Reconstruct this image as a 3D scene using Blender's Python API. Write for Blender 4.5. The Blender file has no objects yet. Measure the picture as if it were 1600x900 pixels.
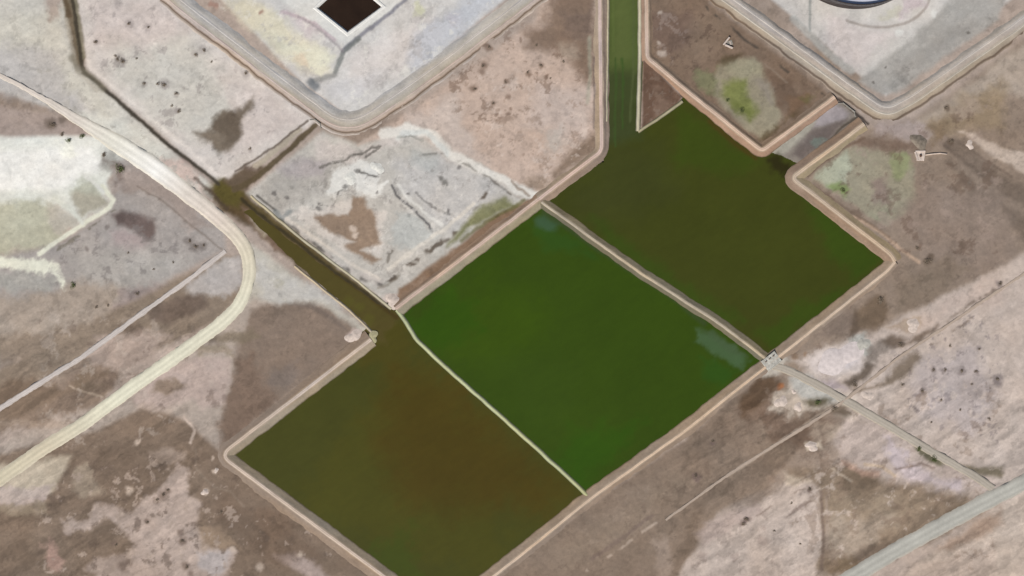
import bpy, math, random
import numpy as np

# ------------------------------------------------------------------ camera, light, exposure
SC = bpy.context.scene
S = 0.35                      # metres of ground per photo pixel (1600 px wide)
CAM_H = 850.0
cam_d = bpy.data.cameras.new("aerial_camera")
cam_d.sensor_width = 36.0
cam_d.lens = 36.0 * CAM_H / (1600 * S)
cam_d.clip_start = 1.0
cam_d.clip_end = 30000.0
cam = bpy.data.objects.new("aerial_camera", cam_d)
SC.collection.objects.link(cam)
cam.location = (0, 0, CAM_H)
cam.rotation_euler = (0, 0, 0)
SC.camera = cam

SUN_EL, SUN_AZ = math.radians(47), math.radians(208)     # azimuth clockwise from north (+y)
world = bpy.data.worlds.new("World")
SC.world = world
world.use_nodes = True
wn = world.node_tree
bg = wn.nodes["Background"]
sky = wn.nodes.new("ShaderNodeTexSky")
sky.sky_type = 'NISHITA'
sky.sun_disc = False
sky.sun_elevation = SUN_EL
sky.sun_rotation = SUN_AZ
sky.dust_density = 2.0
wn.links.new(sky.outputs[0], bg.inputs[0])
bg.inputs[1].default_value = 0.06
sun_d = bpy.data.lights.new("sun", 'SUN')
sun_d.energy = 3.85
sun_d.angle = math.radians(0.6)
sun_d.color = (1.0, 0.945, 0.865)
sun = bpy.data.objects.new("sun", sun_d)
SC.collection.objects.link(sun)
sun.rotation_euler = (math.pi / 2 - SUN_EL, 0, math.pi - SUN_AZ)
vs = SC.view_settings
vs.view_transform = 'Standard'
vs.look = 'None'
vs.gamma = 1.0
vs.use_curve_mapping = False
vs.exposure = 0.0

ALB = 0.93                   # display value -> base colour
rng = np.random.default_rng(7)
random.seed(7)

# ------------------------------------------------------------------ helpers
def X(px): return (px - 800.0) * S
def Y(py): return (450.0 - py) * S

def lin(c):
    c = np.asarray(c, float) / 255.0
    return np.where(c <= 0.04045, c / 12.92, ((c + 0.055) / 1.055) ** 2.4)

def pts(s):
    return np.array([[float(v) for v in p.split(',')] for p in s.split()])

_NG = {}
def vnoise(x, y, scale, seed):
    g = _NG.get(seed)
    if g is None:
        g = _NG[seed] = np.random.default_rng(1000 + seed).random((256, 256))
    u = x / scale + seed * 17.3; v = y / scale + seed * 5.7
    i = np.floor(u).astype(int); j = np.floor(v).astype(int)
    fu = u - i; fv = v - j
    fu = fu * fu * (3 - 2 * fu); fv = fv * fv * (3 - 2 * fv)
    a = g[i % 256, j % 256]; b = g[(i + 1) % 256, j % 256]
    c = g[i % 256, (j + 1) % 256]; d = g[(i + 1) % 256, (j + 1) % 256]
    return (a * (1 - fu) + b * fu) * (1 - fv) + (c * (1 - fu) + d * fu) * fv

def fbm(x, y, scale, seed, oct=4, gain=0.55):
    s = 0; a = 1; t = 0
    for k in range(oct):
        s = s + a * (vnoise(x, y, scale / 2 ** k, seed + k) - 0.5) * 2; t += a; a *= gain
    return s / t * 1.6

def seg_dist(px, py, a, b):
    dx, dy = b[0] - a[0], b[1] - a[1]
    L2 = dx * dx + dy * dy + 1e-9
    t = np.clip(((px - a[0]) * dx + (py - a[1]) * dy) / L2, 0, 1)
    return np.hypot(px - a[0] - t * dx, py - a[1] - t * dy)

def poly_sd(px, py, P):           # positive inside
    d = np.full(px.shape, 1e9); ins = np.zeros(px.shape, bool)
    n = len(P)
    for i in range(n):
        a, b = P[i], P[(i + 1) % n]
        d = np.minimum(d, seg_dist(px, py, a, b))
        if a[1] != b[1]:
            c = ((a[1] > py) != (b[1] > py)) & (px < (b[0] - a[0]) * (py - a[1]) / (b[1] - a[1]) + a[0])
            ins ^= c
    return np.where(ins, d, -d)

def sst(t):
    t = np.clip(t, 0, 1); return t * t * (3 - 2 * t)

def spline(P, closed=False, n=10):
    P = [np.array(p, float) for p in P]
    out = []
    m = len(P)
    rngi = range(m) if closed else range(m - 1)
    for i in rngi:
        if closed:
            p0, p1, p2, p3 = P[i - 1], P[i], P[(i + 1) % m], P[(i + 2) % m]
        else:
            p1, p2 = P[i], P[i + 1]
            p0 = P[i - 1] if i else 2 * p1 - p2
            p3 = P[i + 2] if i + 2 < m else 2 * p2 - p1
        for k in range(n):
            t = k / n
            out.append(0.5 * (2 * p1 + (p2 - p0) * t + (2 * p0 - 5 * p1 + 4 * p2 - p3) * t * t + (3 * p1 - p0 - 3 * p2 + p3) * t ** 3))
    if not closed: out.append(P[-1])
    return np.array(out)

def round_path(P, r):             # polyline (px) with rounded corners
    P = [np.array(p, float) for p in P]
    out = [P[0]]
    for i in range(1, len(P) - 1):
        a, b, c = P[i - 1], P[i], P[i + 1]
        u = (a - b) / np.linalg.norm(a - b); v = (c - b) / np.linalg.norm(c - b)
        rr = min(r, np.linalg.norm(a - b) * .45, np.linalg.norm(c - b) * .45)
        s, e = b + u * rr, b + v * rr
        for t in np.linspace(0, 1, 7):
            out.append((1 - t) ** 2 * s + 2 * t * (1 - t) * b + t * t * e)
    out.append(P[-1])
    return np.array(out)

def resample(P, ds):
    seg = np.hypot(*np.diff(P, axis=0).T)
    c = np.concatenate([[0], np.cumsum(seg)])
    n = max(2, int(c[-1] / ds) + 1)
    t = np.linspace(0, c[-1], n)
    return np.stack([np.interp(t, c, P[:, 0]), np.interp(t, c, P[:, 1])], 1)

# ------------------------------------------------------------------ painter (albedo maps held per vertex)
class Painter:
    def __init__(s, wx, wy, base):
        s.px = wx / S + 800.0; s.py = 450.0 - wy / S
        a = fbm(s.px, s.py, 34, 11, 4); b = fbm(s.px, s.py, 34, 31, 4)
        s.ax, s.ay = a, b
        s.fx = fbm(s.px, s.py, 9, 51, 4, .7); s.fy = fbm(s.px, s.py, 9, 61, 4, .7)
        s.col = np.empty(s.px.shape + (3,)); s.col[:] = lin(base)
    def _apply(s, idx, m, c):
        m = m[..., None]
        s.col[idx] = s.col[idx] * (1 - m) + lin(c) * m
    def _sel(s, P, pad):
        x0, y0 = P.min(0) - pad; x1, y1 = P.max(0) + pad
        return np.nonzero((s.px > x0) & (s.px < x1) & (s.py > y0) & (s.py < y1))
    def _warp(s, i, w):
        return (s.px[i] + w * (s.ax[i] * 7 + s.fx[i] * 4), s.py[i] + w * (s.ay[i] * 7 + s.fy[i] * 4))
    def P(s, c, op, soft, p, w=1.0, smooth=False, brk=None):
        P = pts(p)
        if brk is None: brk = 5.0 * w if w >= .3 else 0
        P[:, 0] = np.where(P[:, 0] <= 62, P[:, 0] - 110, P[:, 0])
        if smooth: P = spline(P, True, 5)
        i = s._sel(P, soft + 14 * w)
        x, y = s._warp(i, w)
        sd = poly_sd(x, y, P)
        if brk: sd = sd + brk * fbm(s.px[i], s.py[i], 16, 71, 4)
        s._apply(i, sst((sd + soft) / (2 * soft)) * op, c)
    def L(s, c, op, wd, soft, p, w=0.15, smooth=False, brk=0):
        P = pts(p)
        if smooth: P = spline(P, False, 8)
        i = s._sel(P, soft + wd + 8 * w)
        x, y = s._warp(i, w)
        d = np.full(x.shape, 1e9)
        for k in range(len(P) - 1): d = np.minimum(d, seg_dist(x, y, P[k], P[k + 1]))
        m = sst((wd / 2 + soft / 2 - d) / soft) * op
        if brk: m = m * sst(0.5 + brk * fbm(s.px[i], s.py[i], 20, 81, 3))
        s._apply(i, m, c)
    def B(s, c, op, p, r, w=0.5):            # soft round blobs, list of centres
        for q in pts(p):
            rr = q[2] if len(q) > 2 else r
            i = s._sel(np.array([q[:2]]), rr * 2 + 8 * w)
            x, y = s._warp(i, w)
            s._apply(i, sst(1.35 - np.hypot(x - q[0], y - q[1]) / rr) * op, c)
    def speckle(s, c, op, p, scale, thr, soft=0.12, seed=91):   # noise-thresholded flecks inside a polygon
        P = pts(p); i = s._sel(P, 20)
        x, y = s._warp(i, 1)
        m = sst((poly_sd(x, y, P) + 10) / 20)
        n = fbm(s.px[i] + 3 * s.fx[i], s.py[i] + 3 * s.fy[i], scale * 1.25, seed, 5, .68)
        s._apply(i, m * sst((n - thr) / soft) * op, c)

# ------------------------------------------------------------------ materials
def nd(nt, t, **k):
    n = nt.nodes.new(t)
    for a, b in k.items(): setattr(n, a, b)
    return n

def painted(name, rough=0.95, var=0.10, bump=0.5, fine=1.6, spec=0.15):
    m = bpy.data.materials.new(name); m.use_nodes = True
    nt = m.node_tree; b = nt.nodes["Principled BSDF"]
    at = nd(nt, "ShaderNodeAttribute", attribute_name="Col")
    geo = nd(nt, "ShaderNodeNewGeometry")
    fac = None
    for sc, det, amp in ((fine, 6, var), (fine * 9, 5, var * 0.9), (fine * 0.33, 3, var * 0.6)):
        n = nd(nt, "ShaderNodeTexNoise"); n.inputs["Scale"].default_value = 1.0 / sc
        n.inputs["Detail"].default_value = det; n.inputs["Roughness"].default_value = 0.62
        nt.links.new(geo.outputs["Position"], n.inputs["Vector"])
        r = nd(nt, "ShaderNodeMapRange")
        r.inputs[1].default_value = 0.25; r.inputs[2].default_value = 0.75
        r.inputs[3].default_value = 1 - amp; r.inputs[4].default_value = 1 + amp
        nt.links.new(n.outputs[0], r.inputs[0])
        if fac is None: fac = r.outputs[0]; first = n
        else:
            mu = nd(nt, "ShaderNodeMath", operation='MULTIPLY')
            nt.links.new(fac, mu.inputs[0]); nt.links.new(r.outputs[0], mu.inputs[1]); fac = mu.outputs[0]
    vm = nd(nt, "ShaderNodeVectorMath", operation='SCALE')
    nt.links.new(at.outputs["Color"], vm.inputs[0]); nt.links.new(fac, vm.inputs["Scale"])
    nt.links.new(vm.outputs[0], b.inputs["Base Color"])
    b.inputs["Roughness"].default_value = rough
    b.inputs["Specular IOR Level"].default_value = spec
    if bump:
        bp = nd(nt, "ShaderNodeBump"); bp.inputs["Strength"].default_value = bump
        bp.inputs["Distance"].default_value = 0.25
        nt.links.new(first.outputs[0], bp.inputs["Height"]); nt.links.new(bp.outputs[0], b.inputs["Normal"])
    return m

def plain(name, c, rough=0.8, metal=0.0, var=0.12, scale=1.0, bump=0.0, spec=0.3):
    m = bpy.data.materials.new(name); m.use_nodes = True
    nt = m.node_tree; b = nt.nodes["Principled BSDF"]
    geo = nd(nt, "ShaderNodeNewGeometry")
    n = nd(nt, "ShaderNodeTexNoise"); n.inputs["Scale"].default_value = 1.0 / scale; n.inputs["Detail"].default_value = 6
    nt.links.new(geo.outputs["Position"], n.inputs["Vector"])
    cr = nd(nt, "ShaderNodeValToRGB")
    l = lin(c) * ALB
    cr.color_ramp.elements[0].position = 0.3; cr.color_ramp.elements[1].position = 0.7
    cr.color_ramp.elements[0].color = (*np.clip(l * (1 - var * 1.6), 0, 1), 1)
    cr.color_ramp.elements[1].color = (*np.clip(l * (1 + var), 0, 1), 1)
    nt.links.new(n.outputs[0], cr.inputs[0]); nt.links.new(cr.outputs[0], b.inputs["Base Color"])
    b.inputs["Roughness"].default_value = rough; b.inputs["Metallic"].default_value = metal
    b.inputs["Specular IOR Level"].default_value = spec
    if bump:
        bp = nd(nt, "ShaderNodeBump"); bp.inputs["Strength"].default_value = bump; bp.inputs["Distance"].default_value = 0.1
        nt.links.new(n.outputs[0], bp.inputs["Height"]); nt.links.new(bp.outputs[0], b.inputs["Normal"])
    return m

M_GROUND = painted("saline_soil", 0.95, 0.07, 0.45, 1.8)
M_DIKE = painted("compacted_earth", 0.95, 0.10, 0.6, 1.2)
M_TRACK = painted("track_dirt", 0.95, 0.09, 0.35, 1.2)
M_ROAD = painted("pale_gravel", 0.92, 0.07, 0.3, 1.4)
M_WATER = painted("algal_water", 0.3, 0.03, 0.03, 3.0, spec=0.2)
M_CONC = plain("weathered_concrete", (188, 186, 178), 0.9, var=0.22, scale=1.3, bump=0.3)
M_CONCD = plain("stained_concrete", (150, 146, 138), 0.85, var=0.2, scale=1.0, bump=0.3)
M_STEELD = plain("weathered_steel_shell", (62, 54, 53), 0.55, 0.3, var=0.2, scale=3)
M_ROOF = plain("floating_roof_steel", (206, 211, 224), 0.6, 0.0, var=0.07, scale=9)
M_RIM = plain("galvanised_rim", (120, 116, 116), 0.5, 0.4, scale=2)
M_PIPE = plain("pale_pipe_coating", (205, 188, 174), 0.6, scale=2)
M_BLACK = plain("oily_liquid", (46, 34, 25), 0.12, var=0.15, scale=8)
M_LINER = plain("dark_liner", (58, 48, 40), 0.6, scale=2)
M_RUST = plain("rusty_gate_steel", (104, 76, 60), 0.7, 0.2, scale=0.6)
M_LEAF = plain("saltbush_leaf", (146, 132, 116), 0.85, var=0.3, scale=0.6)
M_LEAFG = plain("green_bush_leaf", (104, 114, 70), 0.8, var=0.3, scale=0.6)
M_STEM = plain("woody_stem", (96, 80, 66), 0.9, scale=0.3)
M_HEAPP = plain("pale_spoil", (206, 192, 182), 0.95, var=0.14, scale=1.5, bump=0.5)
M_HEAPB = plain("brown_spoil", (150, 132, 112), 0.95, var=0.2, scale=1.5, bump=0.5)

# ------------------------------------------------------------------ linking and tagging
def tag(o, label=None, cat=None, group=None, kind=None):
    if label: o["label"] = label
    if cat: o["category"] = cat
    if group: o["group"] = group
    if kind: o["kind"] = kind
    return o

def link(name, me, mat, parent=None):
    o = bpy.data.objects.new(name, me)
    if mat and not me.materials: me.materials.append(mat)
    SC.collection.objects.link(o)
    if parent is not None: o.parent = parent
    return o

def empty(name, loc=(0, 0, 0), rz=0):
    o = bpy.data.objects.new(name, None); o.location = loc; o.rotation_euler = (0, 0, rz)
    o.empty_display_size = 0.5
    SC.collection.objects.link(o); return o

def grid_mesh(name, V, nu, nv, col=None, smooth=True, keep=None):
    """V: (nu*nv,3), row-major u then v"""
    me = bpy.data.meshes.new(name)
    i, j = np.meshgrid(np.arange(nu - 1), np.arange(nv - 1), indexing='ij')
    a = (i * nv + j).ravel()
    F = np.stack([a, a + nv, a + nv + 1, a + 1], 1)
    if keep is not None:
        F = F[keep.ravel()]
        used = np.zeros(len(V), bool); used[F.ravel()] = True
        remap = np.cumsum(used) - 1
        V = V[used]; F = remap[F]
        if col is not None: col = col[used]
    p0, p1, p2 = V[F[0][0]], V[F[0][1]], V[F[0][2]]
    if np.cross(p1 - p0, p2 - p0)[2] < 0: F = F[:, ::-1]
    me.vertices.add(len(V)); me.vertices.foreach_set("co", V.astype(np.float32).ravel())
    me.loops.add(F.size); me.loops.foreach_set("vertex_index", F.astype(np.int32).ravel())
    me.polygons.add(len(F)); me.polygons.foreach_set("loop_start", np.arange(0, F.size, 4, dtype=np.int32))
    me.polygons.foreach_set("loop_total", np.full(len(F), 4, np.int32))
    me.update(calc_edges=True)
    if smooth: me.polygons.foreach_set("use_smooth", np.ones(len(F), bool))
    if col is not None: set_col(me, col)
    return me

def set_col(me, col):
    ca = me.color_attributes.new("Col", 'FLOAT_COLOR', 'POINT')
    c4 = np.ones((len(col), 4), np.float32); c4[:, :3] = np.clip(col * ALB, 0.002, 0.93)
    ca.data.foreach_set("color", c4.ravel())

class MB:                         # small builder for solid shapes
    def __init__(s): s.v = []; s.f = []
    def add(s, v, f):
        n = len(s.v); s.v += [tuple(q) for q in v]; s.f += [tuple(i + n for i in g) for g in f]
    def box(s, c, d, rz=0, bev=0.0, rx=0):
        x, y, z = d[0] / 2, d[1] / 2, d[2] / 2
        b = bev
        v = []
        for zz, k in ((-z, 0), (z - b, 0), (z, b)):
            for sx, sy in ((-1, -1), (1, -1), (1, 1), (-1, 1)):
                px, py = sx * (x - k), sy * (y - k)
                v.append((c[0] + px * math.cos(rz) - py * math.sin(rz), c[1] + px * math.sin(rz) + py * math.cos(rz), c[2] + zz))
        f = [(3, 2, 1, 0), (8, 9, 10, 11)]
        for r in (0, 4):
            for k in range(4): f.append((r + k, r + (k + 1) % 4, r + 4 + (k + 1) % 4, r + 4 + k))
        s.add(v, f)
    def tube(s, P, r, n=12, cap=True):
        P = [np.array(p, float) for p in P]; v = []; f = []
        for i, p in enumerate(P):
            d = P[min(i + 1, len(P) - 1)] - P[max(i - 1, 0)]; d /= np.linalg.norm(d)
            up = np.array([0, 0, 1.0]) if abs(d[2]) < .9 else np.array([1.0, 0, 0])
            a = np.cross(d, up); a /= np.linalg.norm(a); b = np.cross(a, d)
            rr = r[i] if hasattr(r, '__len__') else r
            for k in range(n):
                t = 2 * math.pi * k / n; v.append(p + rr * (a * math.cos(t) + b * math.sin(t)))
        for i in range(len(P) - 1):
            for k in range(n):
                f.append((i * n + k, i * n + (k + 1) % n, (i + 1) * n + (k + 1) % n, (i + 1) * n + k))
        if cap: f += [tuple(range(n))[::-1], tuple((len(P) - 1) * n + k for k in range(n))]
        s.add(v, f)
    def lathe(s, prof, n=96, c=(0, 0, 0)):
        v = []; f = []
        for r, z in prof:
            for k in range(n):
                t = 2 * math.pi * k / n; v.append((c[0] + r * math.cos(t), c[1] + r * math.sin(t), c[2] + z))
        for i in range(len(prof) - 1):
            for k in range(n): f.append((i * n + k, i * n + (k + 1) % n, (i + 1) * n + (k + 1) % n, (i + 1) * n + k))
        s.add(v, f)
    def build(s, name, mat, parent=None, smooth=False):
        me = bpy.data.meshes.new(name); me.from_pydata(s.v, [], s.f); me.update()
        if smooth: me.polygons.foreach_set("use_smooth", [True] * len(s.f))
        return link(name, me, mat, parent)

# ------------------------------------------------------------------ geometry of ponds and channels (photo px)
POND_W = pts("575,520 610,478 628,492 655,532 918,776 740,925 700,990 640,940 350,711")
POND_M = pts("632,492 845,322 1195,562 918,776 655,532")
POND_N = pts("845,318 946,252 946,-260 1003,-260 1003,200 1068,150 1190,246 1215,232 1262,262 1240,278 1382,408 1205,560")
CANAL = pts("318,296 345,278 385,302 470,372 612,484 640,520 560,560 588,520 540,485 440,412 378,345")
CANAL_WET = pts("378,330 392,326 430,356 470,388 612,490 640,520 560,560 588,524 550,489 462,413")
BRANCH = pts("345,290 385,262 470,190 500,196 470,222 384,300")
DITCH = pts("85,-260 92,0 118,100 340,292 352,284 138,104 124,60 112,0 108,-260")
SPILL = pts("1200,240 1235,212 1300,158 1322,158 1345,182 1250,258")
PIT = pts("545,-32 597,10 543,50 495,12")
ZW = -0.5

def height(px, py):
    x = px + 2.0 * fbm(px, py, 14, 221, 3); y = py + 2.0 * fbm(px, py, 14, 231, 3)
    z = 0.22 * fbm(x, y, 60, 201, 4) + 0.10 * fbm(x, y, 9, 211, 3)
    def dip(P, d, soft, off=0):
        nonlocal z
        sd = poly_sd(x, y, P)
        k = sst((sd + off + soft / 2) / soft)
        z = z * (1 - k) + d * k
    xw, yw = x, y; x, y = px, py
    for P in (POND_W, POND_M, POND_N): dip(P, -2.2, 10, 5)
    dip(pts("1003,88 1010,92 1070,152 1062,160 999,205"), 0.1, 4, -1)
    x, y = xw, yw
    dip(CANAL, -0.4, 12, 0); dip(CANAL_WET, -1.15, 10, -4); dip(BRANCH, -0.36, 12); dip(DITCH, -0.35, 8, 1); dip(SPILL, -0.40, 8)
    dip(pts("1255,-400 1180,-30 1385,146 1600,-5 1700,-400"), -1.0, 40)
    dip(pts("150,-400 345,-10 540,172 800,-12 1100,-400"), -0.35, 30)
    dip(PIT, -4.5, 5, 0)
    return z

# ------------------------------------------------------------------ ground
def axis(half, ds, far):
    a = np.arange(-half, half + ds, ds)
    e = half + ds * 2; out = []; st = ds * 2
    while e < far: out.append(e); st *= 1.28; e += st
    out.append(far)
    out = np.array(out)
    return np.concatenate([-out[::-1], a, out])
gx = axis(304, 0.6, 9000); gy = axis(184, 0.6, 9000)
GX, GY = np.meshgrid(gx, gy, indexing='ij')
nu, nv = GX.shape
gp = Painter(GX, GY, (186, 172, 162))
P, L, B, SPK = gp.P, gp.L, gp.B, gp.speckle

#PAINT_BEGIN
# far surroundings: broad brown and pale tracts
n0 = fbm(gp.px, gp.py, 260, 301, 5)
m = sst((n0 + 0.1) / 0.5)[..., None]
gp.col = gp.col * (1 - m * .75) + lin((146, 130, 116)) * m * .75
ALLP = "-900,-900 2500,-900 2500,1900 -900,1900"
# --- north-west flat
P((218, 211, 205), 1, 6, "20,-60 108,-60 135,110 345,290 500,185 260,-10 200,-60", .2)
P((212, 210, 202), .8, 22, "170,60 300,60 380,140 340,230 240,190 170,120")
P((208, 196, 191), .6, 18, "140,0 250,0 300,40 230,80 140,70")
P((210, 198, 193), .5, 14, "330,110 430,140 470,185 420,220 350,240 370,180")
SPK((158, 150, 148), .5, "140,10 260,10 400,130 440,190 340,270 150,110", 15, .42, .2)
B((150, 142, 140), .45, "149,66,6 184,92,9 192,95,6 306,86,7 318,78,8 256,131,9 276,147,5 279,173,5 225,130,6 201,36,9 186,5,8 390,232,4 385,114,7 232,40,7", 6)
P((124, 112, 98), .92, 6, "336,178 350,172 366,178 378,168 396,150 392,170 376,190 372,218 358,234 340,238 316,222 302,205 330,205", .5)
P((108, 96, 84), .6, 7, "334,182 364,182 372,205 352,222 330,205")
# --- strip west of the ditch
P((212, 209, 201), 1, 5, "20,-60 96,-60 118,100 340,298 330,310 210,215 20,110", .2)
P((216, 212, 200), .7, 12, "60,40 96,10 112,100 150,140 190,180 170,200 120,160 85,130")
P((190, 186, 186), .6, 14, "62,60 90,80 110,140 150,180 110,180 62,130")
P((226, 225, 216), .8, 8, "120,175 200,190 260,240 330,300 300,300 230,250 150,215")
P((202, 166, 156), .5, 7, "255,250 285,245 310,275 320,300 290,290")
P((160, 132, 120), .5, 6, "82,-30 95,-5 92,26 78,30 70,0")
SPK((182, 178, 170), .6, "60,30 120,110 340,300 300,300 60,140", 12, .35)
L((238, 236, 228), .8, 18, 9, "185,222 225,246 262,276", .4)
L((234, 232, 222), .6, 12, 8, "140,196 190,222", .4)
# --- white compound
P((178, 164, 156), 1, 8, "20,140 62,152 130,195 160,215 60,222 20,220", .3)
B((120, 108, 98), .7, "82,195,9 97,190,7 75,193,8", 8)
P((236, 237, 230), 1, 5, "20,215 90,212 150,212 205,245 180,262 166,285 166,300 110,330 20,330", .15)
P((247, 247, 243), .9, 8, "62,238 140,230 165,258 124,292 62,300", .2)
P((252, 252, 240), .8, 6, "90,225 110,228 122,246 104,246")
P((226, 228, 220), .8, 10, "20,300 90,300 130,275 166,270 176,318 130,350 60,360 20,360")
P((180, 175, 160), .95, 5, "112,300 140,285 172,318 150,328 128,338 112,322", .4)
P((200, 203, 188), .7, 8, "112,296 130,282 152,288 160,304 130,306")
P((196, 195, 175), .9, 10, "20,322 84,318 112,345 86,388 60,402 20,410")
P((200, 192, 182), .7, 8, "70,322 95,318 118,344 96,366 70,352")
P((168, 166, 160), .8, 8, "150,218 176,222 190,250 176,270 160,262 166,235")
# --- plots south of the compound
P((176, 170, 166), 1, 7, "176,262 210,232 350,352 352,388 60,598 20,620 20,420 96,380 176,322", .3)
P((166, 152, 144), .7, 9, "180,265 240,262 330,350 300,360 240,300 182,300")
P((134, 121, 114), .8, 6, "168,248 190,262 190,285 182,284 178,262")
P((120, 106, 102), .95, 6, "176,338 190,328 214,332 244,344 246,358 240,374 226,378 208,362 184,352", .4)
P((182, 166, 165), .7, 9, "175,362 210,365 230,382 205,394 180,382")
P((188, 184, 178), .7, 20, "110,390 260,390 300,400 200,470 120,440")
P((196, 190, 184), .6, 10, "130,370 160,372 150,395 120,398")
SPK((140, 134, 132), .55, "110,370 250,340 330,390 200,480 60,560 60,460", 14, .3, .25)
B((130, 122, 118), .7, "306,384,9 318,382,6 296,376,8 166,355,5 135,388,5 214,458,8 204,468,6 150,478,6 168,476,5 288,345,4", 7)
P((178, 164, 150), .8, 14, "60,470 130,440 190,452 180,500 110,540 60,575")
P((148, 132, 116), .7, 10, "62,520 110,515 150,505 140,530 95,560 62,580")
P((160, 146, 142), .7, 7, "185,455 240,440 265,440 190,505 180,500")
L((232, 232, 216), .95, 7, 4, "160,290 178,312 172,324 120,356 62,396", .2)
L((228, 230, 220), .9, 6, 4, "86,308 112,330 128,348", .2)
L((232, 232, 226), .8, 5, 4, "130,272 162,300", .2)
L((128, 122, 110), .8, 4, 4, "182,328 150,350 118,372 70,404", .5, brk=3)
P((238, 238, 222), .95, 5, "58,400 76,402 92,418 104,440 96,452 88,440 76,424 58,412")
P((176, 174, 168), .8, 6, "58,425 78,428 94,448 70,454 56,450")
L((128, 118, 110), .6, 3, 3, "215,290 250,312 300,352 345,388", .25)
# --- land between the narrow track and the yellow road
P((152, 138, 124), 1, 6, "352,396 382,400 376,460 340,500 60,692 20,720 20,620 60,604", .3)
P((192, 186, 182), 1, 8, "352,396 384,398 380,440 350,462 300,462 290,446")
P((126, 112, 102), .95, 7, "246,474 275,464 320,462 326,476 300,492 262,506 236,505 228,492", .5)
P((188, 172, 162), .9, 9, "150,530 220,520 268,520 228,560 190,582 160,575 130,560", .8)
P((140, 122, 106), .8, 8, "60,610 110,585 160,570 190,590 150,640 60,690")
P((166, 150, 138), .6, 7, "70,592 130,560 150,570 100,610")
P((130, 116, 102), .5, 8, "170,520 200,508 230,515 210,530")
P((128, 114, 98), .5, 6, "110,598 150,596 165,605 130,612")
L((184, 168, 152), .9, 3, 3, "108,603 135,612 160,620", .3)
# --- between road, canal and SW pond
P((200, 196, 186), 1, 7, "392,380 590,524 560,528 500,478 395,474 372,520 345,512 380,470 398,420", .3)
P((206, 204, 200), .8, 9, "400,410 450,430 540,480 500,476 410,470")
P((188, 184, 162), .5, 6, "430,430 446,436 440,446 426,440")
P((184, 172, 162), 1, 8, "345,510 398,465 590,528 345,705 290,660 60,740 60,716 200,614", .3)
P((146, 131, 119), 1, 7, "396,484 420,474 470,474 515,482 545,500 560,528 568,540 430,636 350,700 344,660 364,600 366,560 376,520", .5)
P((138, 118, 104), .7, 10, "350,700 344,660 366,600 370,565 400,560 410,600 440,625")
P((132, 122, 116), .6, 8, "425,575 455,570 470,590 440,612 420,600")
P((112, 104, 100), .55, 5, "455,476 490,476 530,500 538,512 520,502 486,484", .3)
P((214, 196, 188), 1, 4, "540,522 552,514 566,520 570,530 556,536 545,532", .3)
P((140, 128, 112), .85, 6, "330,522 392,510 405,525 380,540 362,534 330,534", .6)
P((154, 142, 124), .7, 6, "290,535 350,540 360,552 310,552")
L((176, 162, 148), .9, 4, 4, "310,548 340,552 362,546", .4)
P((192, 176, 168), .95, 6, "250,582 300,560 358,562 362,590 352,628 320,640 300,622 240,650 206,624", .5, brk=2)
P((142, 126, 110), .8, 5, "240,600 275,592 290,602 270,614 262,620 240,612", .6)
P((186, 170, 158), .6, 6, "206,626 250,640 300,655 240,660")
# --- south-west corner
P((140, 124, 110), 1, 6, "20,760 60,722 150,672 220,640 290,655 345,705 620,915 700,1000 20,1000", .3)
P((206, 194, 176), 1, 7, "20,740 70,716 112,712 96,745 82,772 60,790 20,800", .5)
P((200, 186, 180), .8, 6, "58,762 84,756 72,790 58,790")
P((172, 158, 142), .9, 6, "118,738 140,725 150,750 162,772 125,778 112,765", .7, brk=3)
P((168, 154, 136), .8, 5, "60,790 76,786 80,802 64,806")
P((192, 176, 166), .95, 5, "100,812 140,812 150,790 190,792 206,800 232,772 262,752 276,728 294,734 296,770 314,784 310,820 320,850 350,862 365,862 360,900 340,930 190,1000 130,905 200,880 215,850 190,828 172,808 150,822 108,830", .8, brk=3)
P((190, 174, 164), .8, 5, "150,872 200,868 240,860 260,880 190,896 130,892", .6, brk=2)
P((182, 166, 154), .8, 5, "235,705 262,700 290,705 286,716 262,728 240,722", .6, brk=2)
P((176, 160, 146), .6, 4, "62,662 120,655 150,662 110,672", .5, brk=2)
B((130, 114, 104), .75, "255,772,9 263,765,7 245,780,6 285,845,8 282,832,6 290,885,9 300,897,6 230,815,5 180,850,6 190,885,9 200,880,7", 7)
P((120, 106, 94), .5, 12, "150,690 240,690 265,720 210,780 160,750")
P((196, 188, 186), .8, 6, "310,862 362,862 350,900 330,905 312,885", .6, brk=2)
P((172, 152, 132), .7, 8, "305,820 360,835 370,855 320,860", .8, brk=2)
P((196, 166, 154), .7, 6, "68,850 80,842 105,880 92,900 76,885")
P((196, 180, 174), .7, 6, "430,866 470,868 500,885 530,915 490,905 460,890", .6, brk=2)
P((124, 106, 92), .5, 12, "345,770 440,810 500,870 430,880 380,850 340,810")
P((134, 114, 98), .5, 10, "400,800 440,800 460,830 420,840")
B((204, 188, 174), .9, "335,735,5 320,768,5 200,765,7 362,862,5 333,712,3 218,690,6 404,885,8 468,868,5", 5)
L((204, 188, 176), .95, 4, 3, "288,650 305,670 298,692", .3)
L((156, 142, 128), .5, 3, 3, "306,700 306,730 330,760 360,770 380,790", .3)
SPK((182, 166, 154), .7, "60,700 330,700 600,900 560,1000 60,1000", 14, .48, .2, 92)
SPK((116, 102, 92), .6, "60,730 330,700 600,900 560,1000 60,1000", 18, .4, .3, 95)
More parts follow.
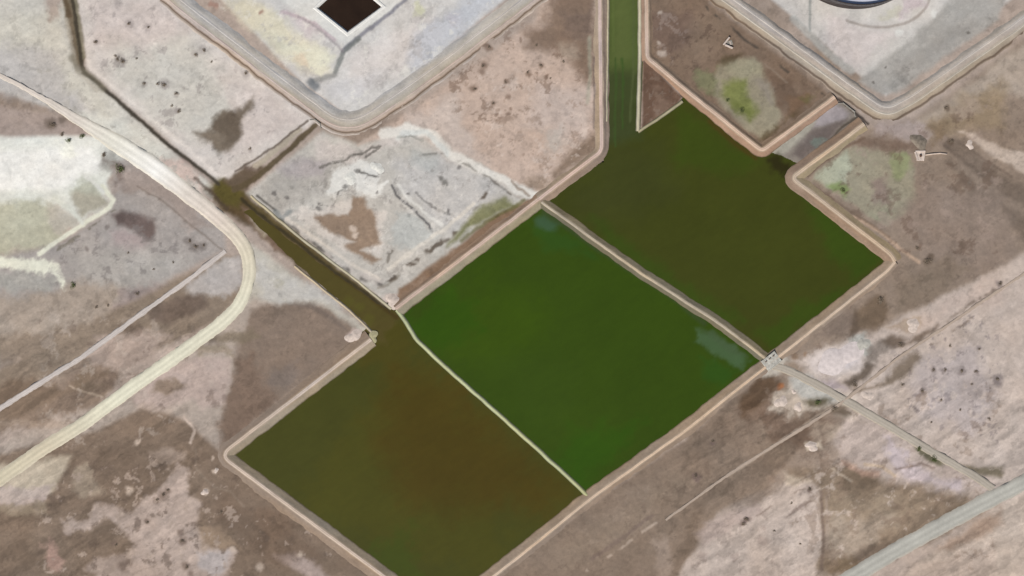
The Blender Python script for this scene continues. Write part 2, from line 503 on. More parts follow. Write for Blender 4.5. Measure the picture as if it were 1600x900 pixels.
# --- central pale block
P((201, 197, 190), 1, 5, "505,205 560,225 640,185 700,150 842,312 610,478 470,372 385,302", .2)
P((186, 181, 174), .85, 10, "410,290 470,250 510,240 540,262 505,300 440,330 420,330")
P((182, 172, 176), .5, 8, "430,262 470,245 520,255 500,275 450,275")
P((214, 206, 200), .9, 7, "500,215 560,236 640,190 650,200 560,262 500,245")
SPK((158, 154, 148), .6, "405,295 470,245 560,240 560,300 500,330 440,330", 10, .35, .2)
P((222, 222, 216), .9, 5, "618,206 650,200 690,220 706,242 690,236 655,212 620,215")
L((168, 172, 168), .7, 6, 4, "622,212 640,208 658,218", .3)
L((196, 186, 176), .6, 5, 3, "700,250 770,280 820,312", .3)
L((112, 106, 98), .85, 3.5, 3, "660,242 690,238 730,256 760,275 775,290 800,304", .3, brk=2)
L((116, 112, 106), .8, 4, 3, "500,262 540,250 545,245 570,240 580,230 595,228 572,246", .5)
P((203, 201, 199), .8, 12, "620,250 700,240 760,280 790,300 700,370 680,340 620,280")
P((182, 186, 184), .5, 10, "640,230 690,240 680,270 640,262")
L((112, 110, 110), .95, 4, 3, "612,290 620,305 650,330 672,350 676,362", .3)
L((136, 134, 132), .8, 3.5, 3, "650,300 665,315 690,330 705,336", .4)
L((150, 148, 146), .5, 2, 3, "620,275 617,292 625,303", .4)
B((120, 118, 114), .8, "690,280,5 697,286,6 638,336,4 566,272,5 573,276,4 546,280,4 520,325,5 586,258,3 586,330,5 519,298,4", 5)
L((132, 126, 118), .8, 5, 3, "608,395 613,392 605,408", .3)
P((232, 231, 226), .9, 4, "530,262 570,250 590,262 596,300 560,305 545,290 520,310 508,300")
P((222, 214, 206), .8, 6, "440,334 500,325 550,310 600,330 600,400 540,395 490,350")
SPK((150, 144, 140), .4, "400,300 500,240 640,230 780,290 620,440 600,440", 9, .45, .2, 93)
L((236, 234, 228), .9, 6, 3, "512,300 540,280 566,262 590,254 604,236", .6, brk=5)
L((234, 232, 226), .85, 5, 3, "560,310 590,300 612,276", .6, brk=5)
L((228, 226, 220), .8, 5, 3, "624,290 640,312 670,334 690,352", .4)
L((98, 94, 90), .8, 3.5, 3, "560,268 576,276 590,278", .4)
L((120, 116, 112), .8, 3, 3, "500,318 520,322 530,300 548,284", .5, brk=5)
SPK((228, 224, 218), .4, "480,260 640,230 780,290 620,440 520,330", 10, .38, .2, 98)
P((160, 141, 124), 1, 4, "492,338 520,333 546,336 550,322 552,306 572,306 574,320 585,334 590,350 596,380 580,388 562,392 596,404 580,412 545,392 538,384 556,378 530,368 505,352", .5, brk=1)
P((156, 138, 122), .5, 6, "505,340 540,338 560,370 520,360")
B((214, 198, 184), .9, "553,358,6 556,368,5", 5)
P((198, 200, 196), .7, 6, "620,330 670,345 690,372 640,392 610,380")
P((204, 196, 190), .7, 5, "445,345 540,410 600,440 590,452 440,352")
L((96, 92, 88), .9, 3.5, 3, "402,306 430,328")
L((112, 108, 104), .9, 6, 3.5, "430,336 450,352 490,380 530,410 570,440 600,446 616,432", .35, brk=1)
L((222, 214, 204), .8, 5, 4, "446,340 500,376 548,412 592,436", .3)
L((176, 172, 166), .7, 6, 4, "420,346 470,382 530,426 575,452", .3)
L((126, 134, 136), .6, 8, 5, "430,330 440,340 452,330", .5)
L((222, 216, 206), .8, 6, 4, "606,420 655,384 700,354 738,318", .4)
L((112, 102, 92), .95, 7, 4.5, "606,440 660,400 700,372 730,340 750,315 760,304", .5, brk=1.5)
L((148, 140, 128), .6, 4, 3, "590,450 606,444 616,436 622,430", .3)
P((206, 190, 182), .9, 5, "598,468 622,452 634,468 615,486")
B((104, 100, 98), .7, "428,302,4 448,308,4 500,326,4 540,290,4 556,268,4 590,300,3 640,300,3 720,262,4 700,330,3", 4)
# verge north-west of the middle pond
P((146, 122, 102), 1, 4, "640,440 700,396 770,340 835,306 842,316 720,405 650,455 618,470 622,450", .25)
P((134, 134, 98), .95, 6, "700,378 752,320 790,310 815,320 770,340 730,362 700,385", .4)
P((158, 158, 128), .6, 7, "740,336 756,318 790,318 775,332")
L((112, 108, 66), .7, 5, 4, "720,376 760,348 800,326 820,312", .3)
P((164, 144, 128), .7, 6, "620,460 700,400 720,388 650,446")
# --- north centre, west of the canal
P((203, 184, 171), 1, 6, "560,226 660,160 840,30 860,-60 930,-60 930,240 842,305 790,290 700,240 640,200", .25)
P((206, 194, 186), .9, 14, "640,180 720,140 720,200 760,260 700,240 640,205")
P((136, 117, 102), .9, 13, "820,55 850,30 870,-30 932,-30 932,130 905,120 890,85 860,80 825,76", .9, brk=4)
P((122, 108, 100), .6, 9, "875,20 930,15 930,60 900,62 880,50")
P((178, 164, 150), .7, 8, "874,68 900,66 905,90 880,92")
P((206, 192, 184), .7, 16, "840,130 920,140 926,200 880,215 830,190", brk=4)
P((190, 186, 180), .6, 8, "846,206 880,196 882,225 860,240 848,226")
P((136, 118, 102), .85, 8, "932,205 934,240 890,266 865,285 862,272 888,240", .5)
P((156, 138, 120), .6, 7, "820,290 850,275 870,282 845,300")
SPK((140, 120, 106), .65, "700,110 820,40 932,110 932,150 760,200 700,170", 13, .28, .3)
SPK((216, 202, 192), .5, "740,100 930,120 925,240 850,290 740,220", 12, .4, .2, 97)
SPK((160, 140, 126), .5, "700,110 930,120 925,240 850,290 740,220", 11, .4, .25, 99)
B((132, 112, 98), .7, "755,103,7 750,112,6 825,113,5 855,120,4 742,140,7 790,128,5 792,150,5 770,160,4 796,178,4 845,103,6 765,75,6 760,70,5 800,170,4", 6)
L((172, 172, 156), .6, 5, 5, "921,60 922,120 918,160", .3)
L((108, 96, 92), .6, 4, 4, "928,90 929,200", .2)
L((150, 132, 118), .6, 4, 3, "720,244 760,262 800,286 830,300", .5)
L((232, 229, 222), .95, 15, 7, "600,208 640,200 676,212 704,240 745,262 800,290 838,308", .4)
L((222, 224, 220), .9, 8, 5, "628,206 664,206 700,238", .4)
L((150, 148, 140), .5, 3, 3, "626,214 640,211 660,222", .4)
L((150, 132, 116), .7, 4, 3, "800,284 814,296 826,306", .3)
L((132, 126, 118), .7, 3, 3, "690,240 730,258 760,277 778,292", .4, brk=3)
# --- triangle east of the canal
P((139, 121, 106), 1, 5, "1012,-60 1105,-60 1110,5 1350,188 1315,150 1192,232 1012,88", .2)
P((122, 104, 96), .6, 12, "1020,20 1080,15 1095,50 1070,80 1035,84 1015,60", brk=4)
P((146, 128, 112), .6, 12, "1080,20 1130,10 1150,50 1120,90 1080,100")
SPK((164, 150, 142), .5, "1014,5 1070,5 1080,90 1040,100 1014,80", 9, .35, .2)
SPK((98, 82, 74), .5, "1014,5 1110,5 1180,90 1080,120 1014,80", 10, .4, .2, 94)
B((190, 178, 168), .85, "1027,68,4 1034,84,6 1033,20,4 1027,84,4", 4)
P((160, 153, 134), 1, 6, "1112,118 1128,100 1150,92 1180,90 1190,98 1200,122 1215,152 1224,185 1205,206 1188,216 1160,196 1130,170 1116,150", .4)
P((134, 136, 106), .8, 6, "1085,110 1115,108 1118,150 1105,150 1090,135")
P((168, 164, 142), .7, 8, "1130,100 1185,98 1195,120 1150,125")
P((128, 136, 78), .85, 8, "1130,130 1165,122 1170,150 1185,172 1172,186 1150,170 1128,150", .6)
P((112, 120, 68), .6, 6, "1140,158 1168,165 1172,180 1150,178")
P((150, 142, 134), .7, 9, "1180,120 1206,130 1215,160 1195,160")
P((98, 86, 66), .8, 5, "1120,100 1135,86 1162,84 1150,94 1130,104", .4)
P((122, 104, 90), .8, 8, "1195,110 1235,120 1280,160 1240,190 1220,160")
P((136, 110, 88), .6, 7, "1230,150 1265,145 1270,160 1230,190")
P((112, 108, 72), .6, 6, "1255,150 1280,148 1262,166")
L((154, 140, 126), .6, 3, 3, "1195,100 1230,128", .3)
P((96, 84, 60), .7, 6, "1180,215 1200,206 1250,172 1240,185 1196,226")
P((118, 96, 82), 1, 3, "1004,92 1012,96 1066,152 1060,162 1002,205", .15)
P((146, 126, 112), .6, 6, "1025,140 1050,150 1040,170 1015,180")
SPK((152, 136, 124), .5, "1004,100 1060,155 1002,200", 8, .3)
# spill apron
P((148, 140, 132), 1, 3, "1196,242 1236,208 1300,156 1320,158 1348,184 1250,262", .15)
P((176, 172, 160), .9, 4, "1206,236 1240,206 1270,184 1280,190 1228,240 1218,246", .3)
P((172, 164, 166), .9, 5, "1280,170 1305,160 1328,178 1318,190 1290,196 1272,200", .3)
P((122, 112, 108), .9, 5, "1270,200 1296,196 1325,186 1312,205 1256,246 1240,240", .4)
P((128, 140, 132), .7, 4, "1272,210 1290,212 1286,222 1270,226")
L((84, 76, 66), .8, 4, 3, "1250,256 1290,224 1325,194 1340,182", .25)
P((64, 56, 32), .9, 5, "1204,244 1218,238 1240,258 1226,262 1208,256", .3)
L((78, 70, 66), .95, 4, 2.5, "1296,146 1318,160 1345,184 1356,194", .1)
# --- right compound surroundings
P((156, 141, 128), 1, 6, "1345,200 1375,196 1430,185 1566,88 1700,0 1900,900 1560,420 1410,500 1300,560 1215,600 1215,560 1400,412 1240,280", .25)
P((186, 174, 162), .9, 10, "1420,198 1566,92 1640,50 1640,150 1540,150 1480,180", .6)
P((178, 166, 162), .9, 9, "1360,196 1420,186 1450,190 1455,214 1410,218 1385,210 1368,205")
P((160, 143, 120), .8, 14, "1452,190 1500,150 1566,130 1566,200 1500,205 1455,215")
P((132, 115, 96), .7, 9, "1455,200 1475,185 1478,215 1455,222")
L((104, 92, 84), .8, 6, 5, "1476,226 1510,254 1566,300 1640,352", .3)
L((118, 104, 94), .6, 4, 4, "1498,222 1540,248 1580,276", .3)
P((184, 168, 154), .7, 8, "1480,168 1520,150 1530,170 1500,185")
P((204, 190, 178), .9, 4, "1498,206 1506,204 1518,220 1568,252 1640,300 1640,250 1566,232 1520,208", .4)
P((128, 110, 98), .8, 8, "1380,214 1420,216 1440,226 1410,238 1370,226 1345,225 1335,216")
P((124, 112, 102), .8, 9, "1478,215 1510,222 1566,268 1640,320 1640,420 1560,330 1510,300 1480,250")
P((150, 136, 124), .9, 5, "1480,236 1500,250 1566,300 1640,350 1640,362 1566,318 1495,262", .4)
P((166, 160, 142), 1, 5, "1268,280 1290,258 1320,236 1350,232 1410,240 1428,262 1430,310 1415,335 1388,352 1360,340 1300,300", .5)
P((182, 186, 168), .9, 5, "1272,276 1300,254 1324,238 1330,262 1318,285 1300,298", .4)
P((134, 150, 100), .85, 5, "1290,288 1312,282 1326,296 1320,308 1300,300", .4)
P((152, 158, 122), .85, 6, "1388,240 1415,236 1422,260 1400,280 1388,262")
P((146, 128, 124), .7, 8, "1360,276 1385,280 1388,320 1366,318")
P((158, 160, 140), .5, 7, "1360,330 1388,330 1386,350 1365,344")
P((154, 140, 130), .8, 16, "1440,290 1566,300 1600,420 1500,440 1440,410 1420,370 1400,350")
L((196, 172, 152), .9, 5, 4, "1322,334 1350,348 1385,368 1410,392 1424,402 1436,410", .25)
L((120, 102, 88), .7, 5, 4, "1262,274 1290,250 1330,226 1350,215", .2)
L((118, 102, 88), .6, 4, 3, "1262,285 1330,332 1390,370", .2)
B((112, 98, 86), .8, "1433,387,4 1450,410,8 1455,402,7 1478,168,5 1486,222,6 1322,300,3", 5)
P((140, 126, 112), .7, 12, "1400,440 1480,400 1520,420 1440,490 1400,490")
# --- east pale tract
P((200, 187, 178), 1, 7, "1566,416 1700,330 1900,900 1560,780 1440,700 1310,630 1250,585 1300,560 1400,500 1500,452", .5)
P((192, 182, 180), .8, 16, "1440,560 1520,540 1560,620 1520,680 1440,650 1420,600")
P((204, 188, 178), .8, 10, "1566,430 1566,470 1480,500 1440,520 1420,510 1500,460")
SPK((150, 140, 140), .6, "1400,540 1566,470 1566,700 1480,700 1380,620", 10, .42, .2)
B((146, 136, 134), .8, "1458,578,5 1476,578,5 1503,580,6 1525,581,5 1441,610,7 1560,592,8 1560,598,7 1530,545,4 1562,443,6 1518,600,3", 5)
P((214, 202, 194), .9, 12, "1236,556 1262,556 1300,540 1345,522 1368,540 1350,575 1316,592 1270,588", .9)
P((222, 212, 208), .9, 9, "1262,562 1300,545 1340,532 1350,548 1340,575 1310,588 1270,580", .5)
P((222, 214, 214), .8, 7, "1300,556 1322,548 1338,556 1320,572")
P((190, 190, 184), .9, 5, "1328,528 1352,524 1366,540 1350,550 1332,545")
P((124, 108, 92), .9, 7, "1355,470 1382,460 1386,500 1372,515 1340,518 1330,525 1334,490", .6)
P((110, 96, 84), .8, 5, "1328,520 1336,480 1344,515 1338,528 1326,528", .3)
P((138, 124, 114), .7, 8, "1300,500 1330,480 1330,520 1300,525 1280,520")
P((150, 140, 132), .9, 6, "1352,545 1382,530 1392,550 1370,565 1348,566")
P((116, 102, 90), .9, 6, "1380,535 1392,524 1420,530 1410,540 1395,545", .4)
P((100, 88, 76), .85, 5, "1318,600 1340,585 1352,565 1365,570 1352,590 1325,608", .5, brk=2)
P((122, 108, 92), .8, 6, "1330,610 1380,595 1400,570 1430,550 1442,560 1410,590 1370,606 1340,615", .6, brk=3)
P((114, 98, 84), .8, 5, "1400,545 1440,518 1466,508 1462,520 1430,538", .4)
P((160, 140, 120), .6, 6, "1386,514 1420,500 1440,510 1420,524")
P((190, 174, 158), .9, 4, "1412,510 1436,500 1438,510 1420,518")
L((126, 112, 100), .6, 5, 4, "1466,516 1500,490 1530,468 1566,440", .4, brk=2)
L((132, 118, 106), .6, 4, 4, "1455,540 1490,515 1520,498", .5, brk=2)
# --- south-east brown strip and pale land
P((148, 132, 118), 1, 6, "1205,575 1240,610 1300,640 1200,760 1120,800 1060,900 900,1000 640,1000 740,925 925,788 1070,685", .3)
P((158, 142, 126), .5, 20, "860,860 960,800 1060,740 1080,760 960,850 880,900")
P((134, 120, 108), .6, 12, "1060,700 1160,640 1180,680 1100,720")
P((128, 108, 94), .6, 8, "1150,640 1185,600 1205,590 1230,620 1210,650 1170,660", .6)
P((110, 90, 72), .85, 7, "1155,625 1180,598 1206,586 1216,600 1196,625 1175,640 1160,650", .6)
P((130, 110, 96), .8, 8, "1190,640 1250,650 1300,660 1270,700 1200,690")
P((206, 196, 184), .8, 8, "1230,596 1262,586 1300,606 1340,628 1330,650 1290,640 1240,650 1206,636 1208,622", 1.0, brk=7)
P((204, 190, 176), .95, 5, "1210,622 1225,610 1250,618 1262,638 1250,645 1230,642 1212,636", .6, brk=3)
P((196, 194, 188), .95, 6, "1232,590 1262,584 1300,612 1310,628 1290,632 1256,622 1240,606", .4)
P((182, 170, 176), .7, 6, "1262,588 1300,594 1320,612 1290,612")
P((108, 100, 80), .9, 5, "1256,626 1284,618 1298,624 1290,634 1266,636", .4)
P((112, 98, 84), .85, 5, "1296,630 1320,632 1340,646 1318,648 1296,646", .4, brk=2)
B((162, 110, 74), .7, "1216,604,5 1220,602,4", 4)
B((150, 126, 104), .7, "1241,555,6 1236,548,5 1258,552,4", 5)
P((180, 166, 152), .7, 7, "1272,660 1330,665 1320,690 1275,690 1262,680", .6, brk=2)
P((196, 182, 174), 1, 8, "1320,655 1380,660 1566,760 1500,770 1420,775 1380,740 1330,735 1300,690", .6)
P((204, 192, 194), .9, 8, "1380,680 1450,740 1520,755 1500,768 1420,750 1390,720")
P((150, 134, 118), 1, 10, "1230,730 1330,725 1380,750 1480,770 1560,790 1330,900 1180,900 1240,800", .6)
P((166, 150, 132), .8, 18, "1300,760 1450,780 1400,830 1310,850 1290,800")
P((182, 168, 154), .8, 14, "1290,810 1400,810 1340,870 1295,880 1290,830")
P((128, 112, 96), .6, 9, "1330,730 1380,745 1370,780 1330,790 1315,760")
P((128, 114, 102), .8, 6, "1330,870 1345,856 1400,850 1380,872 1345,890", .5)
P((138, 120, 98), .7, 7, "1290,878 1330,872 1345,886 1310,900 1290,892")
P((122, 112, 90), .7, 6, "1430,838 1480,800 1512,778 1500,794 1450,830", .3)
P((202, 188, 178), 1, 6, "1060,905 1075,870 1120,835 1180,788 1230,755 1270,752 1286,760 1282,800 1280,870 1275,905 1250,1000 980,1000", .6, brk=3)
P((192, 176, 168), .8, 7, "1085,832 1110,812 1180,785 1190,800 1140,830 1100,850", .6, brk=2)
P((200, 186, 170), .9, 5, "1226,735 1240,742 1270,754 1250,762 1230,758", .6)
SPK((170, 154, 146), .5, "1090,860 1230,760 1280,770 1280,900 1060,900", 16, .35, .25)
L((150, 134, 124), .7, 3, 3, "1180,806 1220,780 1262,764", .5, brk=2)
L((150, 134, 126), .7, 4, 3, "1228,808 1255,790 1268,786", .4)
B((130, 114, 108), .85, "1166,812,6 1162,818,6 1266,764,5 1090,748,7 1087,742,5 1114,690,4", 5)
L((130, 114, 104), .8, 5, 4, "1284,768 1286,850 1284,890", .15)
L((176, 160, 148), .7, 4, 3, "1292,775 1292,860", .15)
L((130, 114, 102), .45, 6, 6, "1284,640 1284,740", .5)
P((212, 200, 184), .9, 4, "1258,694 1280,690 1284,702 1262,704", .3)
L((206, 186, 164), .8, 5, 4, "1350,724 1380,730 1400,744", .3)
L((190, 160, 144), .6, 10, 8, "1318,724 1350,738 1372,740", .5)
L((214, 200, 184), .5, 4, 4, "1298,730 1330,752", .4)
L((140, 124, 116), .7, 4, 4, "1400,732 1440,724 1460,732", .4)
P((104, 102, 78), .85, 5, "1428,698 1440,696 1462,712 1478,720 1470,728 1452,722 1436,710", .4)
P((118, 110, 88), .8, 5, "1500,724 1530,730 1566,728 1566,745 1530,742", .4)
P((200, 186, 174), 1, 7, "1400,905 1480,850 1566,790 1760,700 1760,1000 1300,1000", .5)
P((164, 142, 126), .8, 9, "1470,856 1530,812 1566,800 1566,822 1520,850 1480,866", .7, brk=3)
P((192, 176, 164), .8, 10, "1420,880 1480,870 1560,850 1560,905 1400,905")
SPK((150, 132, 118), .45, "1400,900 1566,800 1566,900", 14, .35, .25)
SPK((130, 114, 102), .4, "1150,640 1300,640 1300,730 1150,700", 14, .3, .25)
SPK((166, 150, 136), .35, "760,900 925,790 1200,600 1240,640 1100,800 1000,900", 22, .35, .3)
SPK((126, 110, 98), .4, "760,900 925,790 1200,600 1240,640 1100,800 1000,900", 17, .4, .3, 96)
P((182, 166, 154), .5, 8, "1020,850 1040,850 1050,900 1025,905")
L((136, 120, 106), .6, 14, 12, "1090,790 1075,850 1050,900", .6)
L((184, 168, 154), .9, 4.5, 3, "918,892 975,852 1036,810", .25, brk=4)
L((122, 106, 100), .5, 6, 5, "925,872 970,842 1020,806", .4)
L((182, 168, 154), .8, 4, 3, "1135,745 1190,710 1250,668 1300,636", .2)
SPK((118, 100, 88), .5, "1270,230 1560,150 1566,420 1400,410 1280,600", 20, .35, .3, 101)
SPK((168, 152, 142), .5, "1270,230 1560,150 1566,420 1400,410 1280,600", 18, .35, .3, 102)
SPK((214, 200, 190), .5, "1240,800 1320,640 1566,430 1566,760 1300,900 1050,900", 15, .3, .3, 103)
SPK((142, 124, 110), .45, "1180,640 1566,560 1566,800 1300,900 1180,760", 17, .3, .3, 104)
SPK((118, 102, 92), .4, "330,520 370,560 345,705 60,700 60,480", 20, .3, .3, 105)
SPK((196, 184, 174), .4, "330,520 360,560 340,690 60,700 60,480", 16, .35, .3, 106)
# --- left compound floor
P((216, 214, 211), 1, 4, "150,-260 330,-20 470,128 545,182 605,150 800,-10 1100,-260", .15)
P((226, 220, 198), .9, 12, "350,-10 420,10 480,60 520,90 515,110 480,112 420,70 370,30", brk=3)
P((234, 234, 216), .7, 10, "430,60 490,70 525,95 500,112 450,90")
P((222, 202, 180), .6, 6, "455,80 480,86 482,98 462,96")
P((212, 202, 204), .8, 8, "440,20 500,22 520,60 480,50")
P((224, 218, 214), .8, 12, "560,80 620,50 680,20 700,50 620,120 560,140 540,110")
P((200, 204, 212), .7, 14, "640,60 760,-20 800,-20 720,60 640,120")
P((214, 212, 212), .7, 8, "500,135 545,120 600,110 580,140 540,165 510,150")
P((214, 216, 186), .7, 5, "650,8 664,12 662,26 650,24")
P((200, 196, 204), .5, 7, "700,20 720,20 722,40 704,40")
SPK((190, 186, 184), .5, "340,0 800,-10 605,150 545,180 470,120", 16, .35, .3)
SPK((234, 232, 224), .5, "340,0 800,-10 605,150 545,180 470,120", 14, .4, .2, 98)
B((170, 140, 128), .8, "408,19,4 333,8,5 340,10,5 405,22,3", 4)
P((226, 226, 222), 1, 3, "545,-60 628,2 543,72 440,2", .1)
L((196, 180, 186), .7, 5, 4, "440,18 490,34 524,62", .3)
L((146, 146, 156), .85, 6, 4, "642,-30 634,0 612,18 580,42 555,62 538,80", .25)
L((132, 136, 134), .8, 7, 4, "560,60 538,82 530,98 524,112", .25)
L((146, 146, 144), .75, 9, 6, "524,116 505,122 490,126", .3)
L((156, 148, 152), .6, 4, 4, "538,80 520,64 490,38 465,25", .3)
B((118, 124, 130), .8, "492,136,9 486,128,8", 8)
# --- right compound floor
P((215, 212, 208), 1, 4, "1200,-260 1195,-10 1385,150 1580,0 1700,-260", .12)
P((216, 208, 206), .8, 14, "1290,20 1400,50 1390,90 1340,110 1290,70")
P((214, 211, 206), .8, 10, "1400,60 1450,40 1480,0 1520,-20 1400,100 1360,120 1340,112")
P((180, 177, 172), .95, 5, "1340,128 1400,80 1455,32 1500,-20 1585,-30 1560,30 1470,95 1400,146 1380,150", .3)  # shade on the bund's north-west-facing inner slope, painted in as a grey band
P((160, 156, 151), .5, 10, "1400,100 1480,50 1520,30 1480,80 1410,130")  # darker core of that painted slope shade
L((160, 164, 162), .8, 4, 3, "1266,-20 1266,48", .1)
L((188, 192, 190), .6, 12, 6, "1240,30 1262,52 1290,80 1330,110", .2)
L((172, 164, 158), .8, 4, 3, "1325,32 1350,39 1380,42 1412,36 1438,22 1452,0 1456,-20", .15, smooth=True)
P((202, 188, 196), .6, 6, "1415,0 1440,0 1440,14 1410,30")
P((206, 204, 182), .5, 5, "1370,22 1412,12 1414,20 1378,30")
B((228, 220, 218), .9, "1306,32,6", 6)
B((228, 228, 224), .9, "1405,49,5 1458,22,6", 5)
B((110, 106, 100), .8, "1511,49,3 1386,105,2.5 1364,128,2.5", 3)
P((206, 200, 190), .85, 6, "1176,556 1196,542 1216,548 1236,560 1222,578 1200,590 1180,578", .8)
L((196, 188, 176), .8, 6, 4, "1186,590 1170,580 1200,560", .4)
L((86, 80, 74), .8, 4, 3, "1090,0 1180,74 1260,134 1300,156", .2, brk=3)
# channels: wet beds
P((104, 92, 64), 1, 5, "330,294 352,280 380,300 470,370 612,484 628,505 588,520 550,482 452,406 380,343 350,330", .3)
P((106, 88, 66), .8, 6, "318,296 350,290 385,305 400,350 380,350 345,325", .5)
P((102, 94, 52), .9, 8, "330,290 350,282 374,296 384,306 370,326 352,322 336,308", .5)
P((132, 112, 98), .9, 5, "378,326 400,335 440,372 470,400 466,412 430,392 395,356", .6)
P((178, 166, 148), .8, 4, "388,332 400,342 420,362 412,368 396,352", .6, brk=2)
P((112, 98, 82), .95, 5, "352,284 372,268 384,256 396,264 404,256 420,262 386,296 368,296", .4)
P((118, 104, 96), .8, 5, "378,262 392,252 400,262 386,272")
L((186, 176, 160), .9, 9, 4, "398,258 420,242 468,202", .3)
L((104, 92, 72), .95, 9, 4, "366,296 395,282 430,252 462,224 492,196", .25)
L((112, 100, 90), .85, 3.5, 3, "368,268 394,250 430,228 456,206 480,188", .25)
L((128, 116, 98), .95, 17, 5, "94,-90 100,-60 106,0 115,50 122,92", .3)
L((150, 142, 126), .9, 9, 5, "112,-60 117,0 124,50 128,90", .3)
L((104, 88, 70), .8, 6, 4, "98,-60 102,0 108,24", .3)
L((196, 190, 178), .7, 6, 5, "104,30 112,80 122,110 150,142", .3)
L((132, 128, 108), .6, 8, 5, "110,-60 116,0 122,60 127,90", .3)
L((78, 72, 62), .95, 6, 3.5, "112,-60 113,0 120,50 126,92 131,112 165,142 210,180 250,216 300,254 342,288", .2)
L((140, 134, 118), .6, 10, 6, "112,90 122,104 140,118 160,140", .3)
L((66, 60, 44), .85, 6, 3.5, "378,312 410,338 450,368 500,408 560,452 612,488", .25)
L((92, 78, 68), .7, 5, 4, "305,280 330,300 355,328", .4)
#PAINT_END

# overall mottling of the soil: broad and fine
d1 = fbm(gp.px, gp.py, 26, 401, 5, .65); d2 = fbm(gp.px, gp.py, 7, 441, 4, .7); d3 = fbm(gp.px, gp.py, 13, 461, 4, .7)
patchy = sst(.5 + 1.2 * fbm(gp.px, gp.py, 90, 471, 3))
d4 = fbm(gp.px + 2 * d2, gp.py * 1.0, 3.6, 481, 2); lum = gp.col.mean(-1)
su = gp.px * .83 - gp.py * .56; sv = gp.px * .56 + gp.py * .83
st = fbm(su / 5.5 + d1 * 1.5, sv + d1 * 5, 10, 521, 4, .65)
sm = sst((gp.px - 1000) / 150) * sst((gp.py - 540) / 100) + sst((360 - gp.px) / 80) * sst((gp.py - 440) / 80)
sm = .25 + np.clip(sm, 0, 1) * .75
gp.col *= (1 + sm * (.13 * sst((st - .1) / .35) - .16 * sst((-st - .12) / .35)))[..., None]
mid = 1 - 0.45 * sst((lum - .55) / .2)
gp.col = 0.93 * np.clip(gp.col, 0, 1) ** 1.10
gp.col *= (1 + mid * (0.07 * d1 + 0.07 * d2 + patchy * .17 * -sst((d3 - .2) / .3) + (1 - patchy) * .12 * sst((d3 - .25) / .3)
           - .16 * sst((d4 - .62) / .2) * sst(.3 + d1) + .09 * sst((-d4 - .62) / .2) * sst(.3 - d1)))[..., None]
t = fbm(gp.px, gp.py, 50, 421, 3)[..., None] * 0.02
gp.col *= 1 + t * np.array([1.0, 0.0, -1.0])
inner = (np.abs(GX) < 330) & (np.abs(GY) < 210)
GZ = np.zeros_like(GX)
idx = np.nonzero(inner)
GZ[idx] = height(gp.px[idx], gp.py[idx])
far = ~inner
GZ[far] = 0.3 * fbm(gp.px[far], gp.py[far], 300, 501, 3)
V = np.stack([GX.ravel(), GY.ravel(), GZ.ravel()], 1)
g = link("ground", grid_mesh("ground", V, nu, nv, gp.col.reshape(-1, 3)), M_GROUND)
tag(g, "pale saline flats with brown and whitish soil patches", kind="structure")

# ------------------------------------------------------------------ water
def water(name, label, P, z, base, paint, ds=0.8, mat=None):
    x0, y0 = P.min(0); x1, y1 = P.max(0)
    xs = np.arange(X(x0), X(x1) + ds, ds); ys = np.arange(Y(y1), Y(y0) + ds, ds)
    A, Bq = np.meshgrid(xs, ys, indexing='ij')
    wp = Painter(A, Bq, base)
    paint(wp)
    wp.col *= np.array([.90, .93, .70]); wp.col *= (1 + .05 * fbm(wp.px, wp.py, 60, 701, 4) + .05 * fbm(wp.px * .83 - wp.py * .56, (wp.px * .56 + wp.py * .83) * 3.5, 22, 711, 5, .7))[..., None]
    cx = (A[:-1, :-1] + ds / 2) / S + 800; cy = 450 - (Bq[:-1, :-1] + ds / 2) / S
    keep = poly_sd(cx, cy, P) > -1.6
    Vw = np.stack([A.ravel(), Bq.ravel(), np.full(A.size, z)], 1)
    o = link(name, grid_mesh(name, Vw, *A.shape, wp.col.reshape(-1, 3), keep=keep), mat or M_WATER)
    return tag(o, label, kind="structure")

def pw(w):
    w.P((76, 74, 30), 1, 20, "640,560 760,650 790,900 560,840 460,780", 2)
    w.P((78, 66, 24), 1, 45, "610,560 680,590 790,690 900,770 850,800 760,790 640,780 600,700", 2)
    w.P((76, 64, 24), .8, 50, "620,680 800,700 820,770 680,790 620,740", 2)
    w.P((80, 64, 24), .5, 20, "680,590 720,610 730,640 690,640", 2)
    w.P((66, 78, 28), .7, 14, "560,860 640,820 660,900 600,910", 2)
    w.P((78, 72, 30), 1, 10, "560,500 640,500 640,560 560,570")
    w.P((86, 76, 44), .95, 6, "300,280 380,290 510,400 630,490 600,540 460,440 340,340")
    w.L((74, 60, 34), .9, 6, 5, "380,312 500,408 620,496")
    w.B((92, 88, 42), .5, "575,500,12 560,480,8 545,470,9", 8)
PW_ALL = pts("362,322 372,310 392,300 480,362 612,478 636,496 655,532 918,776 740,925 700,990 640,940 350,711 572,540 560,524 530,492 440,418 372,345")
water("pond_water", "brown olive water of the south-west pond and its feeder canal", PW_ALL, ZW, (72, 72, 32), pw)
